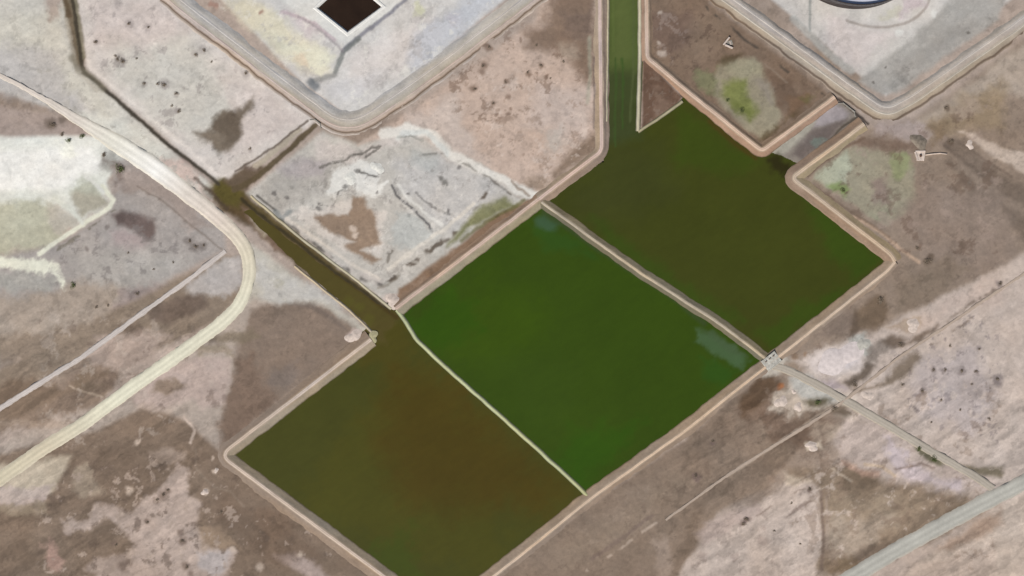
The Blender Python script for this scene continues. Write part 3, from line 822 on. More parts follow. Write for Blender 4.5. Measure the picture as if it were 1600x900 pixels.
def pm(w):
    w.P((60, 82, 14), .8, 30, "660,520 760,430 860,480 800,600 720,560", 2)
    w.P((52, 82, 12), .8, 16, "640,495 700,455 760,510 700,550 660,530", 2)
    w.P((50, 84, 14), .7, 22, "870,740 900,680 1000,660 960,720 915,760", 2)
    w.P((58, 78, 22), .6, 20, "760,560 900,560 880,700 820,660", 2)
    w.P((52, 82, 30), .8, 10, "830,345 880,362 930,400 850,390", 1)
    w.P((66, 92, 76), .85, 7, "838,338 852,334 872,350 860,360 842,352", .6)
    w.P((78, 102, 80), .8, 6, "1085,512 1095,514 1140,536 1172,560 1160,572 1140,566 1110,548 1092,534", .9)
    w.P((74, 92, 72), .7, 5, "1092,512 1120,520 1170,556 1140,552", .4)
    w.P((48, 82, 28), .7, 10, "1100,560 1150,575 1130,600 1100,590")
    w.L((62, 76, 50), .7, 9, 7, "850,330 930,385 1060,470 1100,505")
water("pond_water", "bright green algal water of the middle pond", POND_M, ZW + .02, (56, 76, 18), pm)
def pn(w):
    w.P((65, 68, 36), .7, 30, "950,220 1030,230 1060,300 1000,330 930,340 890,325", 1.5)
    w.P((62, 76, 24), .8, 14, "1060,165 1080,180 1180,250 1160,270 1060,260", 1)
    w.P((58, 78, 24), .7, 12, "920,340 1000,390 1080,450 1160,500 1140,510 980,410", 1)
    w.P((56, 78, 22), .7, 12, "1250,300 1330,360 1380,405 1340,440 1300,400", 1)
    w.P((58, 78, 22), .7, 12, "1180,520 1300,450 1340,450 1210,545", 1)
    w.P((46, 40, 22), .85, 7, "1198,240 1218,236 1250,262 1228,272 1205,262")
    w.L((84, 56, 30), .5, 7, 7, "1110,190 1150,225 1180,246")
    w.P((84, 96, 58), 1, 8, "940,-300 1010,-300 1010,60 1004,140 998,160 940,160", .3)
    w.P((94, 104, 66), .9, 9, "960,-300 985,-300 988,90 960,100", .4)
    w.P((66, 74, 48), .9, 12, "940,110 1000,110 1000,215 940,230", .4)
    w.L((90, 98, 70), .7, 3, 3, "990,-300 990,90 985,190", .15)
    w.L((100, 112, 70), .6, 3, 3, "958,-300 958,80", .15)
    w.L((64, 88, 46), .8, 3, 2, "972,90 974,200", .2)
    w.L((66, 86, 48), .8, 3, 2, "962,90 962,230", .2)
water("pond_water", "dark olive water of the north-east pond and its inlet canal", POND_N, ZW + .04, (66, 70, 28), pn)

# ------------------------------------------------------------------ swept earthworks
def sweep(name, path, prof, mat, parent=None, rnd=8, jit=0.25, zj=0.06, ds=1.0, sides=True, seed=0, fade_end=0):
    """path: photo px polyline; prof: [(offset m, z, colour)], offset > 0 = right of travel on the picture"""
    Pq = resample(round_path(path, rnd) if rnd else np.array(path, float), ds / S)
    W = np.stack([X(Pq[:, 0]), Y(Pq[:, 1])], 1)
    d = np.gradient(W, axis=0); d /= np.linalg.norm(d, axis=1)[:, None]
    nrm = np.stack([d[:, 1], -d[:, 0]], 1)
    n = len(W); s = np.arange(n) * ds
    o0 = np.array([p[0] for p in prof], float); c0 = np.array([lin(p[2]) for p in prof])
    offs = [o0[0]]
    for a_, b_ in zip(o0[:-1], o0[1:]):
        k_ = max(1, int(math.ceil((b_ - a_) / 0.55)))
        offs += list(a_ + (b_ - a_) * np.arange(1, k_ + 1) / k_)
    offs = np.array(offs); zs = np.interp(offs, o0, [p[1] for p in prof])
    cols = np.stack([np.interp(offs, o0, c0[:, i_]) for i_ in range(3)], 1)
    m = len(offs)
    A = np.zeros((n, m, 3)); C = np.zeros((n, m, 3))
    for j in range(m):
        o = offs[j] + jit * (1 + .6 * (zs[j] < .3)) * fbm(s, s * 0 + offs[j] * .35 + seed * 91, 7, 601, 3)
        A[:, j, :2] = W + nrm * o[:, None]
        A[:, j, 2] = zs[j] + zj * fbm(s, s * 0 + offs[j] * 2.5 + seed * 57, 4, 611, 3)
        k = 1 + 0.13 * fbm(s, s * 0 + offs[j] * 2.2 + seed * 37, 7, 621, 4)
        k2 = 0.04 * fbm(s, s * 0 + j * 3.0 + seed * 7, 25, 631, 2)
        C[:, j] = .96 * cols[j] ** 1.04 * k[:, None] * (1 + k2[:, None] * np.array([1, 0, -1.5]))
    if fade_end:
        e = np.minimum(s, s[-1] - s) / fade_end
        if fade_end > 0: A[:, :, 2] -= (1 - sst(e))[:, None] * (A[:, :, 2] + 0.35)
    me = grid_mesh(name, A.reshape(-1, 3), n, m, C.reshape(-1, 3))
    return link(name, me, mat, parent), W

WET = (96, 86, 60); INN = (160, 149, 132); CR = (176, 160, 142); TR = (224, 204, 186); OUT = (146, 130, 114)
def dike(label, path, inner, outer, top, half=1.05, zc=0.85, tw=2.1, inn=INN, out=OUT, both=False, rnd=8, seed=1, tr=TR, cr=CR, side=1, trk=True, jit=.25):
    """inner = crest-to-waterline distance (m) on side 'side'; outer = toe distance on the other"""
    lo = tuple(np.array(inn) * .86)
    zi = [(side * (half + inner + 2.2), -1.4, WET), (side * (half + inner + 0.2), ZW - 0.05, WET),
          (side * (half + inner * 0.88), ZW + (zc - ZW) * .12, lo), (side * (half + inner * 0.8), ZW + (zc - ZW) * .2, inn),
          (side * (half + .35), zc - .12, inn), (side * half, zc, cr)]
    if both:
        zo = [(-side * half, zc, cr), (-side * (half + .3), zc - .12, out), (-side * (half + outer * .85), ZW + .15, out), (-side * (half + outer), ZW - .05, WET), (-side * (half + outer + 2), -1.4, WET)]
    else:
        zo = [(-side * half, zc, cr), (-side * (half + .4), zc - .1, out), (-side * (half + outer), 0.12, out), (-side * (half + outer + 1.2), -0.15, out), (-side * (half + outer + 2.0), -0.7, out)]
    prof = zi + [(0, zc + .06, cr)] + zo
    prof.sort(key=lambda p: p[0])
    o, W = sweep("earth_dike", path, prof, M_DIKE, rnd=rnd, seed=seed, jit=jit)
    tag(o, label, "dike", "earth dikes around the ponds")
    if trk:
        h = tw / 2
        dk = tuple(np.array(tr) * .87)
        tp = [(-h, zc - .05, cr), (-h * .75, zc + .11, dk), (-h * .45, zc + .10, tr), (0, zc + .16, dk), (h * .45, zc + .10, tr), (h * .75, zc + .11, dk), (h, zc - .05, cr)]
        t_, _ = sweep("dirt_track", path, tp, M_TRACK, parent=o, rnd=rnd, jit=.12, zj=.02, seed=seed + 50)
    return o

dike("earth dike with a pale track wrapping the west corner of the brown pond", [(580, 530), (345, 711), (620, 915), (760, 1020)], 3.6, 3.0, 0, side=-1, seed=1, rnd=18, tr=(222, 204, 188), inn=(160, 149, 133), out=(150, 134, 120))
dike("long straight earth dike with a cream track along the south-east side of the ponds", [(640, 1000), (800, 878), (925, 777), (1070, 673), (1205, 566), (1385, 424), (1398, 409)], 4.0, 1.6, 0, side=-1, seed=2, rnd=8, tr=(228, 204, 180), inn=(166, 148, 130), out=(152, 136, 122), half=.9, tw=1.6)
dike("earth dike with a tan track bending round the east corner of the olive pond", [(1398, 409), (1392, 398), (1237, 278), (1350, 194)], 4.6, 2.2, 0, side=1, seed=3, rnd=9, tr=(218, 196, 172), inn=(162, 147, 122), out=(150, 130, 114))
dike("earth dike from the tank bund down to the top of the olive pond", [(1014, -260), (1010, 0), (1011, 90), (1080, 148), (1190, 236), (1304, 152)], 3.0, 1.6, 0, side=1, seed=4, rnd=7, tr=(222, 198, 180), inn=(162, 136, 118), out=(142, 124, 108), half=1.1)
dike("earth dike with a pinkish track along the west bank of the inlet canal", [(936, -260), (937, 0), (940, 236), (842, 311)], 3.0, 1.6, 0, side=1, seed=5, rnd=9, tr=(222, 200, 190), inn=(166, 150, 132), out=(150, 134, 122), half=1.2, tw=2.2)
dike("earth dike along the north-west side of the bright green pond", [(842, 311), (707, 415), (618, 482)], 3.8, 1.6, 0, side=-1, seed=6, rnd=9, tr=(216, 192, 176), inn=(158, 150, 130), out=(152, 130, 112))
dike("narrow cross dike between the bright green pond and the olive pond", [(846, 316), (1000, 426), (1125, 506), (1196, 560)], 2.7, 2.3, 0, both=True, side=-1, seed=7, tr=(206, 192, 170), inn=(150, 140, 118), out=(112, 106, 90), cr=(170, 158, 138), half=.7, tw=1.4, zc=.7)

# pale thin dividing bank and inlet banks
def wall(label, path, w, z, c, seed, rnd=6, group=None):
    prof = [(-w - 1.6, -1.5, WET), (-w - .5, ZW - .05, tuple(np.array(c) * .6)), (-w * .6, z - .12, c), (0, z, c), (w * .6, z - .12, c), (w + .5, ZW - .05, tuple(np.array(c) * .6)), (w + 1.6, -1.5, WET)]
    o, _ = sweep("dividing_bank", path, prof, M_TRACK, rnd=rnd, jit=.12, zj=.03, seed=seed)
    return tag(o, label, "bank")
wall("thin pale green bank dividing the brown pond from the bright green pond", [(620, 484), (630, 497), (650, 530), (692, 570), (785, 652), (907, 763), (920, 777)], .85, .25, (186, 190, 152), 21)
wall("thin pale bank along the east edge of the inlet canal", [(1001, -260), (1000, 0), (1000, 90), (997, 205)], .8, .5, (196, 190, 168), 22)
wall("short pale bank closing the brown triangle beside the olive pond", [(997, 206), (1030, 184), (1066, 158)], .6, .35, (176, 168, 140), 23)
wall("thin pale berm along the west edge of the inlet canal", [(949, -260), (950, 0), (949, 110), (948, 190)], .45, .3, (190, 182, 156), 24)
wall("pale bank on the south-west side of the feeder canal beside the salt flat", [(460, 416), (546, 485), (584, 522)], .5, .15, (196, 182, 158), 25)
wall("pale bank on the north-east side of the feeder canal", [(392, 306), (470, 372), (560, 440), (612, 482)], .7, .3, (190, 182, 158), 26)

# ------------------------------------------------------------------ bunds of the two tank compounds
def bund(label, path, prof, seed, rnd, track):
    o, _ = sweep("earth_bund", path, prof, M_DIKE, rnd=rnd, jit=.3, seed=seed)
    tag(o, label, "bund", "bunds around the tank compounds")
    for tp in track:
        sweep("dirt_track", path, tp, M_TRACK, parent=o, rnd=rnd, jit=.15, zj=.02, seed=seed + 9)
def trk(off, w, z, c):
    h = w / 2; d = tuple(np.array(c) * .86)
    return [(off - h, z - .12, d), (off - h * .6, z + .05, c), (off, z + .09, d), (off + h * .6, z + .05, c), (off + h, z - .12, d)]
# travel SW side downwards then up the SE side: compound is on the left (negative)
bund("rounded corner of the pale bund around the compound with the black basin",
     [(60, -180), (280, 0), (440, 124), (543, 202), (675, 111), (800, 14), (1100, -215)],
     [(-9.0, -1.2, (200, 198, 198)), (-7.6, -.42, (196, 194, 194)), (-7.1, -.42, (134, 138, 146)), (-6.2, -.36, (134, 138, 146)), (-5.6, -.2, (192, 190, 188)), (-3.0, .75, (196, 192, 186)), (-2.0, 1.0, (190, 186, 180)), (1.0, 1.05, (186, 180, 172)), (3.4, .8, (176, 168, 154)), (5.4, .3, (188, 174, 166)), (6.1, .15, (150, 134, 120)), (6.5, .1, (112, 98, 86)), (6.9, .1, (160, 146, 134)), (8.0, .05, (192, 182, 174)), (9.2, -.6, (190, 180, 172))], 31, 46,
     [trk(-.6, 1.6, 1.03, (208, 202, 196)), trk(3.6, 1.5, .72, (204, 188, 180))])
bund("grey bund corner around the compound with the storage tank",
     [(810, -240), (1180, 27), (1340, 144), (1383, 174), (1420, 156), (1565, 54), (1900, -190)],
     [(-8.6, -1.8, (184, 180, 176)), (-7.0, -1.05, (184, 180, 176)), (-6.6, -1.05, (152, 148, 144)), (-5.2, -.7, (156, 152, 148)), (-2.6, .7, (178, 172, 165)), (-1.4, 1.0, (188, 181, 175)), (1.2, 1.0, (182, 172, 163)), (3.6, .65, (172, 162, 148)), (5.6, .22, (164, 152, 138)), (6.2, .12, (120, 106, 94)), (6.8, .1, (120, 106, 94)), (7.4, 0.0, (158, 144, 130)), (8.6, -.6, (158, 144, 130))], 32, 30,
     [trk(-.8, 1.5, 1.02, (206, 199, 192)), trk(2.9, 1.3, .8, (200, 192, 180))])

# ------------------------------------------------------------------ roads (structure)
def road(name, label, path, w, c, edge, seed, z=.10, rnd=0, widths=None, tint=None):
    Pq = spline(path, False, 10) if rnd == 0 else round_path(path, rnd)
    Pq = resample(Pq, 1.0 / S)
    W = np.stack([X(Pq[:, 0]), Y(Pq[:, 1])], 1)
    d = np.gradient(W, axis=0); d /= np.linalg.norm(d, axis=1)[:, None]
    nr = np.stack([d[:, 1], -d[:, 0]], 1); n = len(W); s = np.arange(n) * 1.0
    ww = np.interp(np.linspace(0, 1, n), *(widths or ([0, 1], [1, 1]))) * w / 2
    fr = [-1.12, -1, -.72, -.4, 0, .4, .72, 1, 1.12]; zz = [-.35, .0, .06, .05, .1, .05, .06, .0, -.35]
    A = np.zeros((n, 9, 3)); C = np.zeros((n, 9, 3))
    tc = np.array([lin(q[1]) for q in tint]) if tint else None
    cl = np.stack([np.interp(np.linspace(0, 1, n), [q[0] for q in tint], tc[:, i]) for i in range(3)], 1) if tint else np.tile(lin(c), (n, 1))
    base = height(Pq[:, 0], Pq[:, 1])
    base = np.convolve(np.pad(base, 6, 'edge'), np.ones(13) / 13, 'valid')
    for j in range(9):
        o = fr[j] * ww + .6 * fbm(s, s * 0 + j * 9. + seed, 6, 641, 4, .7) * (1 if abs(fr[j]) > .9 else .3)
        A[:, j, :2] = W + nr * o[:, None]; A[:, j, 2] = base + z + zz[j]
        cc = (lin(edge) * .5 + cl * .45 if abs(fr[j]) > .95 else cl * (.84 if abs(fr[j]) < .1 or abs(fr[j]) > .6 else 1.0))
        C[:, j] = cc * (1 + .09 * fbm(s, s * 0 + j * 3. + seed, 8, 651, 4, .75))[:, None]
    return tag(link(name, grid_mesh(name, A.reshape(-1, 3), n, 9, C.reshape(-1, 3)), M_ROAD), label, kind="structure")
road("road", "pale cream gravel road bending south-west across the flats", [(-160, 60), (-40, 100), (58, 148), (120, 186), (170, 216), (232, 256), (290, 300), (345, 345), (380, 382), (390, 420), (381, 460), (362, 490), (320, 524), (260, 568), (200, 610), (130, 662), (60, 706), (-60, 790), (-160, 850)], 7.0, (236, 230, 208), (206, 198, 180), 3, z=.22,
     widths=([0, .16, .22, .28, .33, .42, .5, .62, 1], [.3, .35, .75, 1.35, 1.4, 1.1, .9, 1, 1]),
     tint=[(0, (220, 206, 196)), (.22, (226, 218, 208)), (.27, (240, 238, 226)), (.33, (250, 249, 244)), (.37, (236, 228, 218)), (.42, (226, 214, 202)), (.47, (226, 218, 196)), (.53, (232, 229, 208)), (.7, (236, 234, 212)), (.8, (218, 208, 184)), (1, (222, 216, 190))])
road("road", "grey paved road crossing the south-east corner", [(1150, 1010), (1340, 896), (1440, 838), (1565, 772), (1760, 676)], 8.4, (188, 187, 179), (174, 166, 154), 9, z=.2)
road("dirt_track", "narrow pinkish dirt track running south-west from the gravel road", [(-160, 740), (60, 600), (130, 556), (210, 498), (290, 440), (352, 392)], 2.6, (208, 200, 195), (176, 164, 156), 15, z=.14)
road("dirt_track", "tan track from the dike crossing to the grey road", [(1206, 570), (1240, 582), (1300, 614), (1380, 660), (1450, 702), (1520, 742), (1552, 764)], 4.2, (182, 174, 162), (158, 148, 132), 17, z=.14)
road("dirt_track", "straight narrow track crossing the pale tract towards the north-east", [(1040, 800 + 12), (1135, 744), (1200, 702), (1310, 632), (1400, 562), (1480, 508), (1566, 450), (1700, 360)], 1.5, (184, 168, 154), (160, 144, 130), 19, z=.10)
#OBJECTS
# ------------------------------------------------------------------ storage tank
def lt(a): return a
tr_ = 43.5
tcx, tcy = 1338, -110.5
tank = empty("storage_tank", (X(tcx), Y(tcy), -1.65))
tag(tank, "large round storage tank with dark steel shell and pale floating roof", "tank")
m = MB(); m.lathe([(tr_ + 1.3, 0), (tr_ + 1.3, .5), (tr_ - .4, .5)], 128); m.build("foundation", M_CONCD, tank, True)
m = MB()
prof = [(tr_, .5)]
for k in range(8): prof += [(tr_, .5 + 1.75 * (k + .97)), (tr_ - .02, .5 + 1.75 * (k + 1))]
prof += [(tr_, 14.6), (tr_ - .25, 14.6), (tr_ - .25, 9.0)]
m.lathe(prof, 160); m.build("shell", M_STEELD, tank, True)
m = MB(); m.lathe([(tr_ + .9, 13.7), (tr_ + .9, 13.85), (tr_ + .05, 13.85)], 160); m.lathe([(tr_ + .05, 13.7), (tr_ + .9, 13.7)], 160)
m.build("wind_girder", M_RIM, tank)
m = MB()
for k in range(120):
    t = 2 * math.pi * k / 120
    m.box(((tr_ + .85) * math.cos(t), (tr_ + .85) * math.sin(t), 14.35), (.07, .07, 1.0))
m.lathe([(tr_ + .85, 14.83), (tr_ + .92, 14.83), (tr_ + .92, 14.9), (tr_ + .85, 14.9), (tr_ + .85, 14.83)], 120)
m.build("railing", M_RIM, tank)
m = MB(); m.lathe([(tr_ - .45, 11.4), (tr_ - .45, 12.5), (tr_ - 4.5, 12.5), (tr_ - 4.8, 12.1), (12, 12.2), (.2, 12.3)], 128)
rf = m.build("floating_roof", M_ROOF, tank)
m = MB(); m.tube([(-tr_ * .98, 0, 14.7), (-tr_ * .35, 0, 13.6)], .35, 8); m.build("rolling_ladder", M_RIM, tank)
m = MB()
nst = 46
for k in range(nst):
    t = math.radians(225 + 34 * k / nst); z = .6 + 13.1 * k / nst
    m.box(((tr_ + .5) * math.cos(t), (tr_ + .5) * math.sin(t), z), (.9, .32, .06), t)
m.tube([((tr_ + .95) * math.cos(math.radians(225 + 34 * k / 20)), (tr_ + .95) * math.sin(math.radians(225 + 34 * k / 20)), 1.6 + 13.1 * k / 20) for k in range(21)], .04, 6)
m.build("spiral_stair", M_RIM, tank)

# ------------------------------------------------------------------ black basin
pit = empty("lined_basin", (X(546), Y(9), -.6))
tag(pit, "square basin of black liquid with a pale raised rim", "basin")
PC = [(545, -34), (597, 10), (543, 50), (495, 12)]
def ring(offs, zs):
    v = []; cxp, cyp = 545.5, 9
    for o, z in zip(offs, zs):
        for (a, b) in PC:
            dx, dy = a - cxp, b - cyp; l = math.hypot(dx, dy)
            v.append((X(a + dx / l * o) - X(546), Y(b + dy / l * o) - Y(9), z))
    return v
m = MB(); v = ring([-12, -2, 1, 5, 12], [-3.2, -.6, .55, .55, -.5])
m.add(v[4:], [(r * 4 + k, (r + 1) * 4 + k, (r + 1) * 4 + (k + 1) % 4, r * 4 + (k + 1) % 4) for r in range(3) for k in range(4)])
m.build("rim", plain("whitish_berm", (226, 226, 222), .9, var=.08, bump=.3), pit)
m = MB(); v = ring([-16, 0], [-3.4, -.25]); m.add(v, [(k, 4 + k, 4 + (k + 1) % 4, (k + 1) % 4) for k in range(4)])
m.build("liner", M_LINER, pit)
m = MB(); v = ring([-1.5], [-.5]); m.add(v, [(3, 2, 1, 0)]); m.build("black_liquid", M_BLACK, pit)

# ------------------------------------------------------------------ concrete works
def rz_of(a, b): return math.atan2(-(b[1] - a[1]), b[0] - a[0])
# regulator at the crossing of the dikes
sl = empty("regulator_structure", (X(1205), Y(564), .95), math.radians(38))
tag(sl, "pale concrete regulator pad where the cross dike meets the long dike", "sluice")
m = MB(); m.box((0, 0, -.2), (9.5, 7.0, .5), 0, .2); m.build("slab", M_CONC, sl)
for sy in (-1, 1):
    m = MB(); m.box((0, sy * 3.2, .1), (9.2, .3, .3), 0, .03); m.build("parapet", M_CONC, sl)
for k in (-1, 0, 1):
    m = MB(); m.box((k * 2.6, 1.6, .3), (1.3, .22, .6), 0, .02); m.tube([(k * 2.6, 1.6, .6), (k * 2.6, 1.6, 1.1)], .08, 8)
    m.lathe([(.28, .95), (.34, .95), (.34, 1.02), (.28, 1.02), (.28, .95)], 16, (k * 2.6, 1.6, 0))
    m.build("gate", M_RUST, sl)
# open valve chamber west of the green patch
vc = empty("valve_chamber", (X(1138), Y(68), 0), math.radians(20))
tag(vc, "small open concrete chamber on brown ground above the greenish hollow", "chamber")
for (c, d, a) in (((-.6, 1.6, .5), (5.2, .9, 1.5), .55), ((-.4, -1.7, .5), (4.6, .9, 1.5), -.75), ((1.2, -.1, .05), (.6, 2.0, .5), 0)):
    m = MB(); m.box(c, d, a, .08); m.build("side_wall", M_HEAPP, vc)
m = MB(); m.box((.6, 0, .0), (3.4, 2.6, .3)); m.build("floor_slab", M_CONCD, vc)
# outlet chamber with pipe
oc = empty("outlet_chamber", (X(1438), Y(243), 0))
tag(oc, "pale concrete outlet chamber with a short pipe beside a dark grey mound", "chamber")
for (c, d, a) in (((-2.3, 0, .1), (5.0, .9, .9), 1.9), ((2.0, .2, .1), (5.2, .9, .9), -1.72), ((0, 2.6, .2), (5.4, .9, .9), 0)):
    m = MB(); m.box((c[0] * .95, c[1] - .3, c[2]), d, a, .08); m.build("side_wall", M_HEAPP, oc)
m = MB(); m.box((0, -.2, .05), (4.2, 5.4, .4), 0, .05); m.build("floor_slab", M_HEAPP, oc)
m = MB(); m.box((0, -.2, .7), (1.0, 1.2, 1.0), .2, .08); m.tube([(0, -.2, 1.2), (0, -.2, 1.9)], .12, 8); m.build("valve", M_RUST, oc)
m = MB(); m.tube([(2.6, .3, .45), (7, .9, .45), (11, 1.2, .4), (14.5, .8, .3)], .42, 12); m.build("pipe", M_PIPE, oc, True)
# culverts under the bund roads
def culvert(label, px, py, rz, w):
    c = empty("culvert_headwall", (X(px), Y(py), -.3), rz)
    tag(c, label, "culvert")
    m = MB(); m.box((0, 0, .35), (w, .6, 1.3), 0, .05); m.build("headwall", M_CONCD, c)
    for sgn in (-1, 1):
        m = MB(); m.box((sgn * (w / 2 + .8), -1.0, .15), (2.6, .45, 1.0), -sgn * .75, .04); m.build("wing_wall", M_CONCD, c)
    for k in (-1, 1):
        m = MB(); m.tube([(k * w * .22, -.55, -.1), (k * w * .22, .6, -.1)], .5, 14, False); m.build("pipe", M_RUST, c, True)
culvert("concrete culvert headwall where the small drain leaves the left bund", 496, 190, math.radians(-38), 4.2)
culvert("concrete culvert headwall at the top of the grey spill apron", 1326, 168, math.radians(-38), 8.5)

# ------------------------------------------------------------------ soil heaps
def heap_mesh(seed, n=18):
    r = np.random.default_rng(seed)
    th, rr = np.linspace(0, 2 * np.pi, 29)[:-1], np.linspace(0, 1, n)
    lob = 1 + .22 * np.sin(th * 2 + r.random() * 6) + .14 * np.sin(th * 3 + r.random() * 6) + .08 * np.sin(th * 5 + r.random() * 6)
    v = []; f = []
    for i, q in enumerate(rr):
        for k, t in enumerate(th):
            x, y = q * lob[k] * math.cos(t), q * lob[k] * math.sin(t)
            z = (1 - q * q) ** 1.3 + .07 * float(vnoise(np.array(x * 3 + 40), np.array(y * 3 + 40), 1.0, seed)) * (1 - q) - .12
            v.append((x, y, z))
    for i in range(n - 1):
        for k in range(28): f.append((i * 28 + k, (i + 1) * 28 + k, (i + 1) * 28 + (k + 1) % 28, i * 28 + (k + 1) % 28))
    me = bpy.data.meshes.new("soil_heap"); me.from_pydata(v, [], f); me.update()
    me.polygons.foreach_set("use_smooth", [True] * len(f))
    return me
def heap(label, px, py, r, h, seed, mat, sx=1.0, rz=0):
    o = link("soil_heap", heap_mesh(seed), mat)
    o.location = (X(px), Y(py), 0.05); o.scale = (r * S * sx, r * S, h * .6); o.rotation_euler = (0, 0, rz)
    return tag(o, label, "heap", "soil heaps on the flats")
M_HEAPG = plain("grey_spoil", (134, 124, 112), .95, var=.2, scale=1.5, bump=.5)
heap("dark grey mound just above the pale outlet chamber", 1436, 222, 13, 1.8, 1, M_HEAPG)
heap("large whitish heap north-east of the regulator pad", 1312, 560, 22, 1.3, 2, plain("white_spoil", (214, 204, 202), .95, var=.1, scale=2, bump=.4), 1.5, .5)
heap("grey heap at the top end of the whitish heap", 1348, 538, 10, 1.0, 3, plain("pale_grey_spoil", (182, 180, 172), .95, scale=1.5, bump=.4))
heap("cream heap lying south-east of the regulator pad", 1221, 628, 10, 1.2, 4, M_HEAPP, 1.3, -.4)
heap("cream heap between the tan track and the olive bush patch", 1247, 636, 8, 1.0, 5, M_HEAPP, 1.2, .3)
heap("small cream heap beside the rust stain below the regulator pad", 1240, 612, 5, .8, 6, M_HEAPP)
heap("lone cream heap on brown ground south of the straight track", 1268, 697, 7, .9, 7, M_HEAPP, 1.5)
heap("pale heap where the straight track meets the tan track", 1356, 618, 9, .8, 8, M_HEAPP, 1.1)
heap("pale heap on the ridge north of the straight track", 1427, 508, 9, .9, 9, M_HEAPP, 1.3, .4)
heap("small pale heap beside the west corner of the brown pond", 338, 735, 5, .8, 10, M_HEAPP)
heap("small pale heap on brown ground below the west pond corner", 320, 769, 5, .8, 11, M_HEAPP)
heap("pale heap on the dike end where the feeder canal enters the brown pond", 553, 525, 10, 1.0, 12, M_HEAPP, 1.2, .5)
heap("small greenish heap at the very tip of the dike beside the feeder canal", 582, 527, 9, 1.2, 13, plain("greenish_spoil", (178, 172, 138), .95, scale=1, bump=.4))
heap("pale pinkish heap at the north end of the thin green bank", 614, 470, 11, 1.0, 14, M_HEAPP, 1.1, .6)
heap("whitish heap inside the tank bund left of the ring track", 1306, 32, 6, .8, 15, M_HEAPP)
heap("pale lump in the far right wash beyond the outlet chamber", 1515, 226, 7, .7, 16, M_HEAPP, 1.2, -.6)
bpy.data.objects["soil_heap.014"].location.z = -1.5
heap("whitish mud heap at the head of the central pale block", 548, 278, 9, .8, 17, plain("white_mud", (220, 220, 214), .95, var=.1, scale=1.2, bump=.4), 1.3, .7)
heap("whitish mud heap right of the short dark gash in the central block", 590, 262, 9, .8, 18, bpy.data.materials["white_mud"], 1.2, -.3)

# ------------------------------------------------------------------ shrubs
def shrub_mesh(seed, r=1.0, n=240):
    q = random.Random(seed); lv = MB(); st = MB()
    lobes = [(q.uniform(-.5, .5), q.uniform(-.5, .5), q.uniform(.4, .65)) for _ in range(5)]
    for k in range(n):
        lx, ly, lr = q.choice(lobes)
        th = q.uniform(0, 6.283); ph = math.acos(q.uniform(0, 1)); rr = lr * q.uniform(.55, 1.05)
        c = np.array([lx + rr * math.sin(ph) * math.cos(th), ly + rr * math.sin(ph) * math.sin(th), .08 + rr * math.cos(ph) * .95])
        a = np.array([q.gauss(0, 1) for _ in range(3)]); a /= np.linalg.norm(a)
        b = np.cross(a, [q.gauss(0, 1) for _ in range(3)]); b /= np.linalg.norm(b)
        l = q.uniform(.07, .13)
        lv.add([c - a * l, c + b * l * .45, c + a * l, c - b * l * .45], [(0, 1, 2, 3)])
    for k in range(9):
        lx, ly, lr = q.choice(lobes)
        st.tube([(0, 0, -.1), (lx * .6, ly * .6, .25), (lx + q.uniform(-.2, .2), ly + q.uniform(-.2, .2), lr)], [.04, .025, .01], 5)
    return lv, st
SH = []
for k in range(4):
    lv, st = shrub_mesh(100 + k)
    me = bpy.data.meshes.new("shrub_foliage"); me.from_pydata(lv.v, [], lv.f); me.update()
    ms = bpy.data.meshes.new("shrub_stem"); ms.from_pydata(st.v, [], st.f); ms.update()
    meg = me.copy(); me.materials.append(M_LEAF); meg.materials.append(M_LEAFG); ms.materials.append(M_STEM)
    SH.append((me, meg, ms))
def gz(px, py): return float(height(np.array([float(px)]), np.array([float(py)]))[0])
def shrub(px, py, r, label, group=None, green=False, name="saltbush"):
    me, meg, ms = SH[random.randrange(4)]
    e = empty(name, (X(px), Y(py), gz(px, py)), random.uniform(0, 6.28))
    e.scale = (r * S * 1.1, r * S * 1.1, r * S * .8)
    link("foliage", meg if green else me, None, e); link("stem", ms, None, e)
    return tag(e, label, "shrub", group)
def shrubs(spec, label, group):
    for q in pts(spec): shrub(q[0], q[1], q[2] if len(q) > 2 else 3.5, label, group)
shrubs("149,66,4.5 185,92,4 192,95,5 306,86,4 256,132,5 246,130,3.5 276,147,4 279,173,4 268,165,3 225,130,3.5 385,114,4 390,232,3 201,36,3.5 318,79,3.5 214,92,2.5 232,42,3 330,96,2.5 180,88,3",
       "low dark saltbush on the grey flat between the drain and the left bund", "saltbushes on the north-west flat")
shrubs("755,103,3.4 742,140,3.2 790,128,2.4 825,113,2.8 845,103,3.2 765,73,3.2 770,161,2.6 860,122,2.4 880,96,3.2 838,70,3.2",
       "dark saltbush on the pinkish ground west of the inlet canal", "saltbushes west of the inlet canal")
shrubs("1458,578,3.5 1476,578,3.5 1503,580,4.2 1525,581,3.6 1441,610,4 1559,592,4.5 1530,545,2.8 1562,443,4 1518,600,2.4 1485,540,3 1470,625,3 1500,640,3 1545,655,3 1410,600,3.5 1455,660,2.6",
       "dark saltbush scattered on the pale tract east of the regulator pad", "saltbushes on the pale east tract")
shrubs("1166,812,4.5 1162,819,4 1266,764,3.5 1088,743,3.6 1114,690,3 1236,786,2.6 1210,830,2.6 1250,850,2.6",
       "dark saltbush on the flats south-east of the long dike", "saltbushes south-east of the ponds")
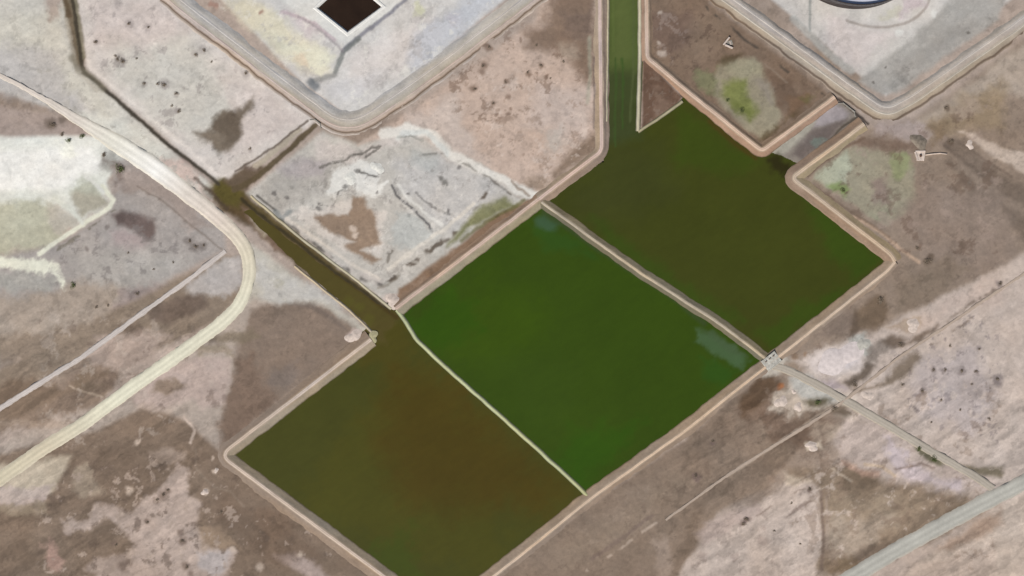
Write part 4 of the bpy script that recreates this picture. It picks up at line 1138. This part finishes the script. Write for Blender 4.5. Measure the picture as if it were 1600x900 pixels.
shrubs("306,384,4.5 296,376,4 318,383,3 214,458,4 150,479,3.5 168,477,3 240,420,2.5 270,410,2.5 200,395,2.5",
       "dark saltbush in the grey plot north-west of the narrow pink track", "saltbushes in the grey plot")
shrubs("255,772,4 262,766,3.6 246,781,3.4 285,846,4 291,886,4 181,851,3 230,816,3 345,800,3",
       "dark saltbush on the blotched ground of the south-west corner", "saltbushes in the south-west corner")
shrub(97, 209, 5, "dark round bush highest of those beside the white yard", green=False, name="round_bush")
shrub(107, 219, 5.2, "dark green round bush in the middle of the row beside the white yard", green=True, name="round_bush")
shrub(129, 214, 5.2, "grey green bush close to the pale road above the white yard", green=True, name="round_bush")
shrub(162, 241, 5.5, "dark bush on the east side of the white yard", name="round_bush")
shrub(188, 263, 8.5, "large olive green bush at the corner of the brown plot by the road", green=True, name="round_bush")
shrub(113, 446, 6, "green bush beside the curved white bank at the left edge", green=True, name="round_bush")
shrub(82, 196, 6.5, "brown bush beside the pale road at the upper left edge", name="round_bush")
shrub(1478, 168, 4, "lone dark bush below the tank bund on the right side", name="round_bush")
shrub(1433, 387, 3.6, "lone small dark bush right of the east pond corner", name="round_bush")
shrub(1450, 409, 7, "wide brown bush below the lone small one right of the pond corner", name="round_bush")
shrub(1436, 702, 6, "olive bush at the upper end of the dark strip by the tan track", green=True, name="round_bush")
shrub(1460, 717, 6.5, "olive bush at the lower end of the dark strip by the tan track", green=True, name="round_bush")
shrub(1278, 628, 6.5, "olive bush below the tan track near the cream heaps", green=True, name="round_bush")
shrub(1304, 640, 6, "dark bush where the straight track reaches the tan track", name="round_bush")
shrub(1408, 537, 6, "dark bush on the north side of the straight track", name="round_bush")
shrub(1376, 470, 8, "broad brown bush below the long dike east of the regulator pad", name="round_bush")
shrub(1336, 600, 6, "dark bush directly south of the large whitish heap", name="round_bush")
shrub(1486, 221, 5, "dark bush right of the short pipe and grey mound", name="round_bush")
shrub(1160, 172, 5, "bright olive bush inside the greenish hollow", green=True, name="round_bush")
shrub(1137, 156, 4.5, "green bush on the west rim of the greenish hollow", green=True, name="round_bush")
shrub(1316, 298, 5, "green bush in the greenish field behind the east dike", green=True, name="round_bush")
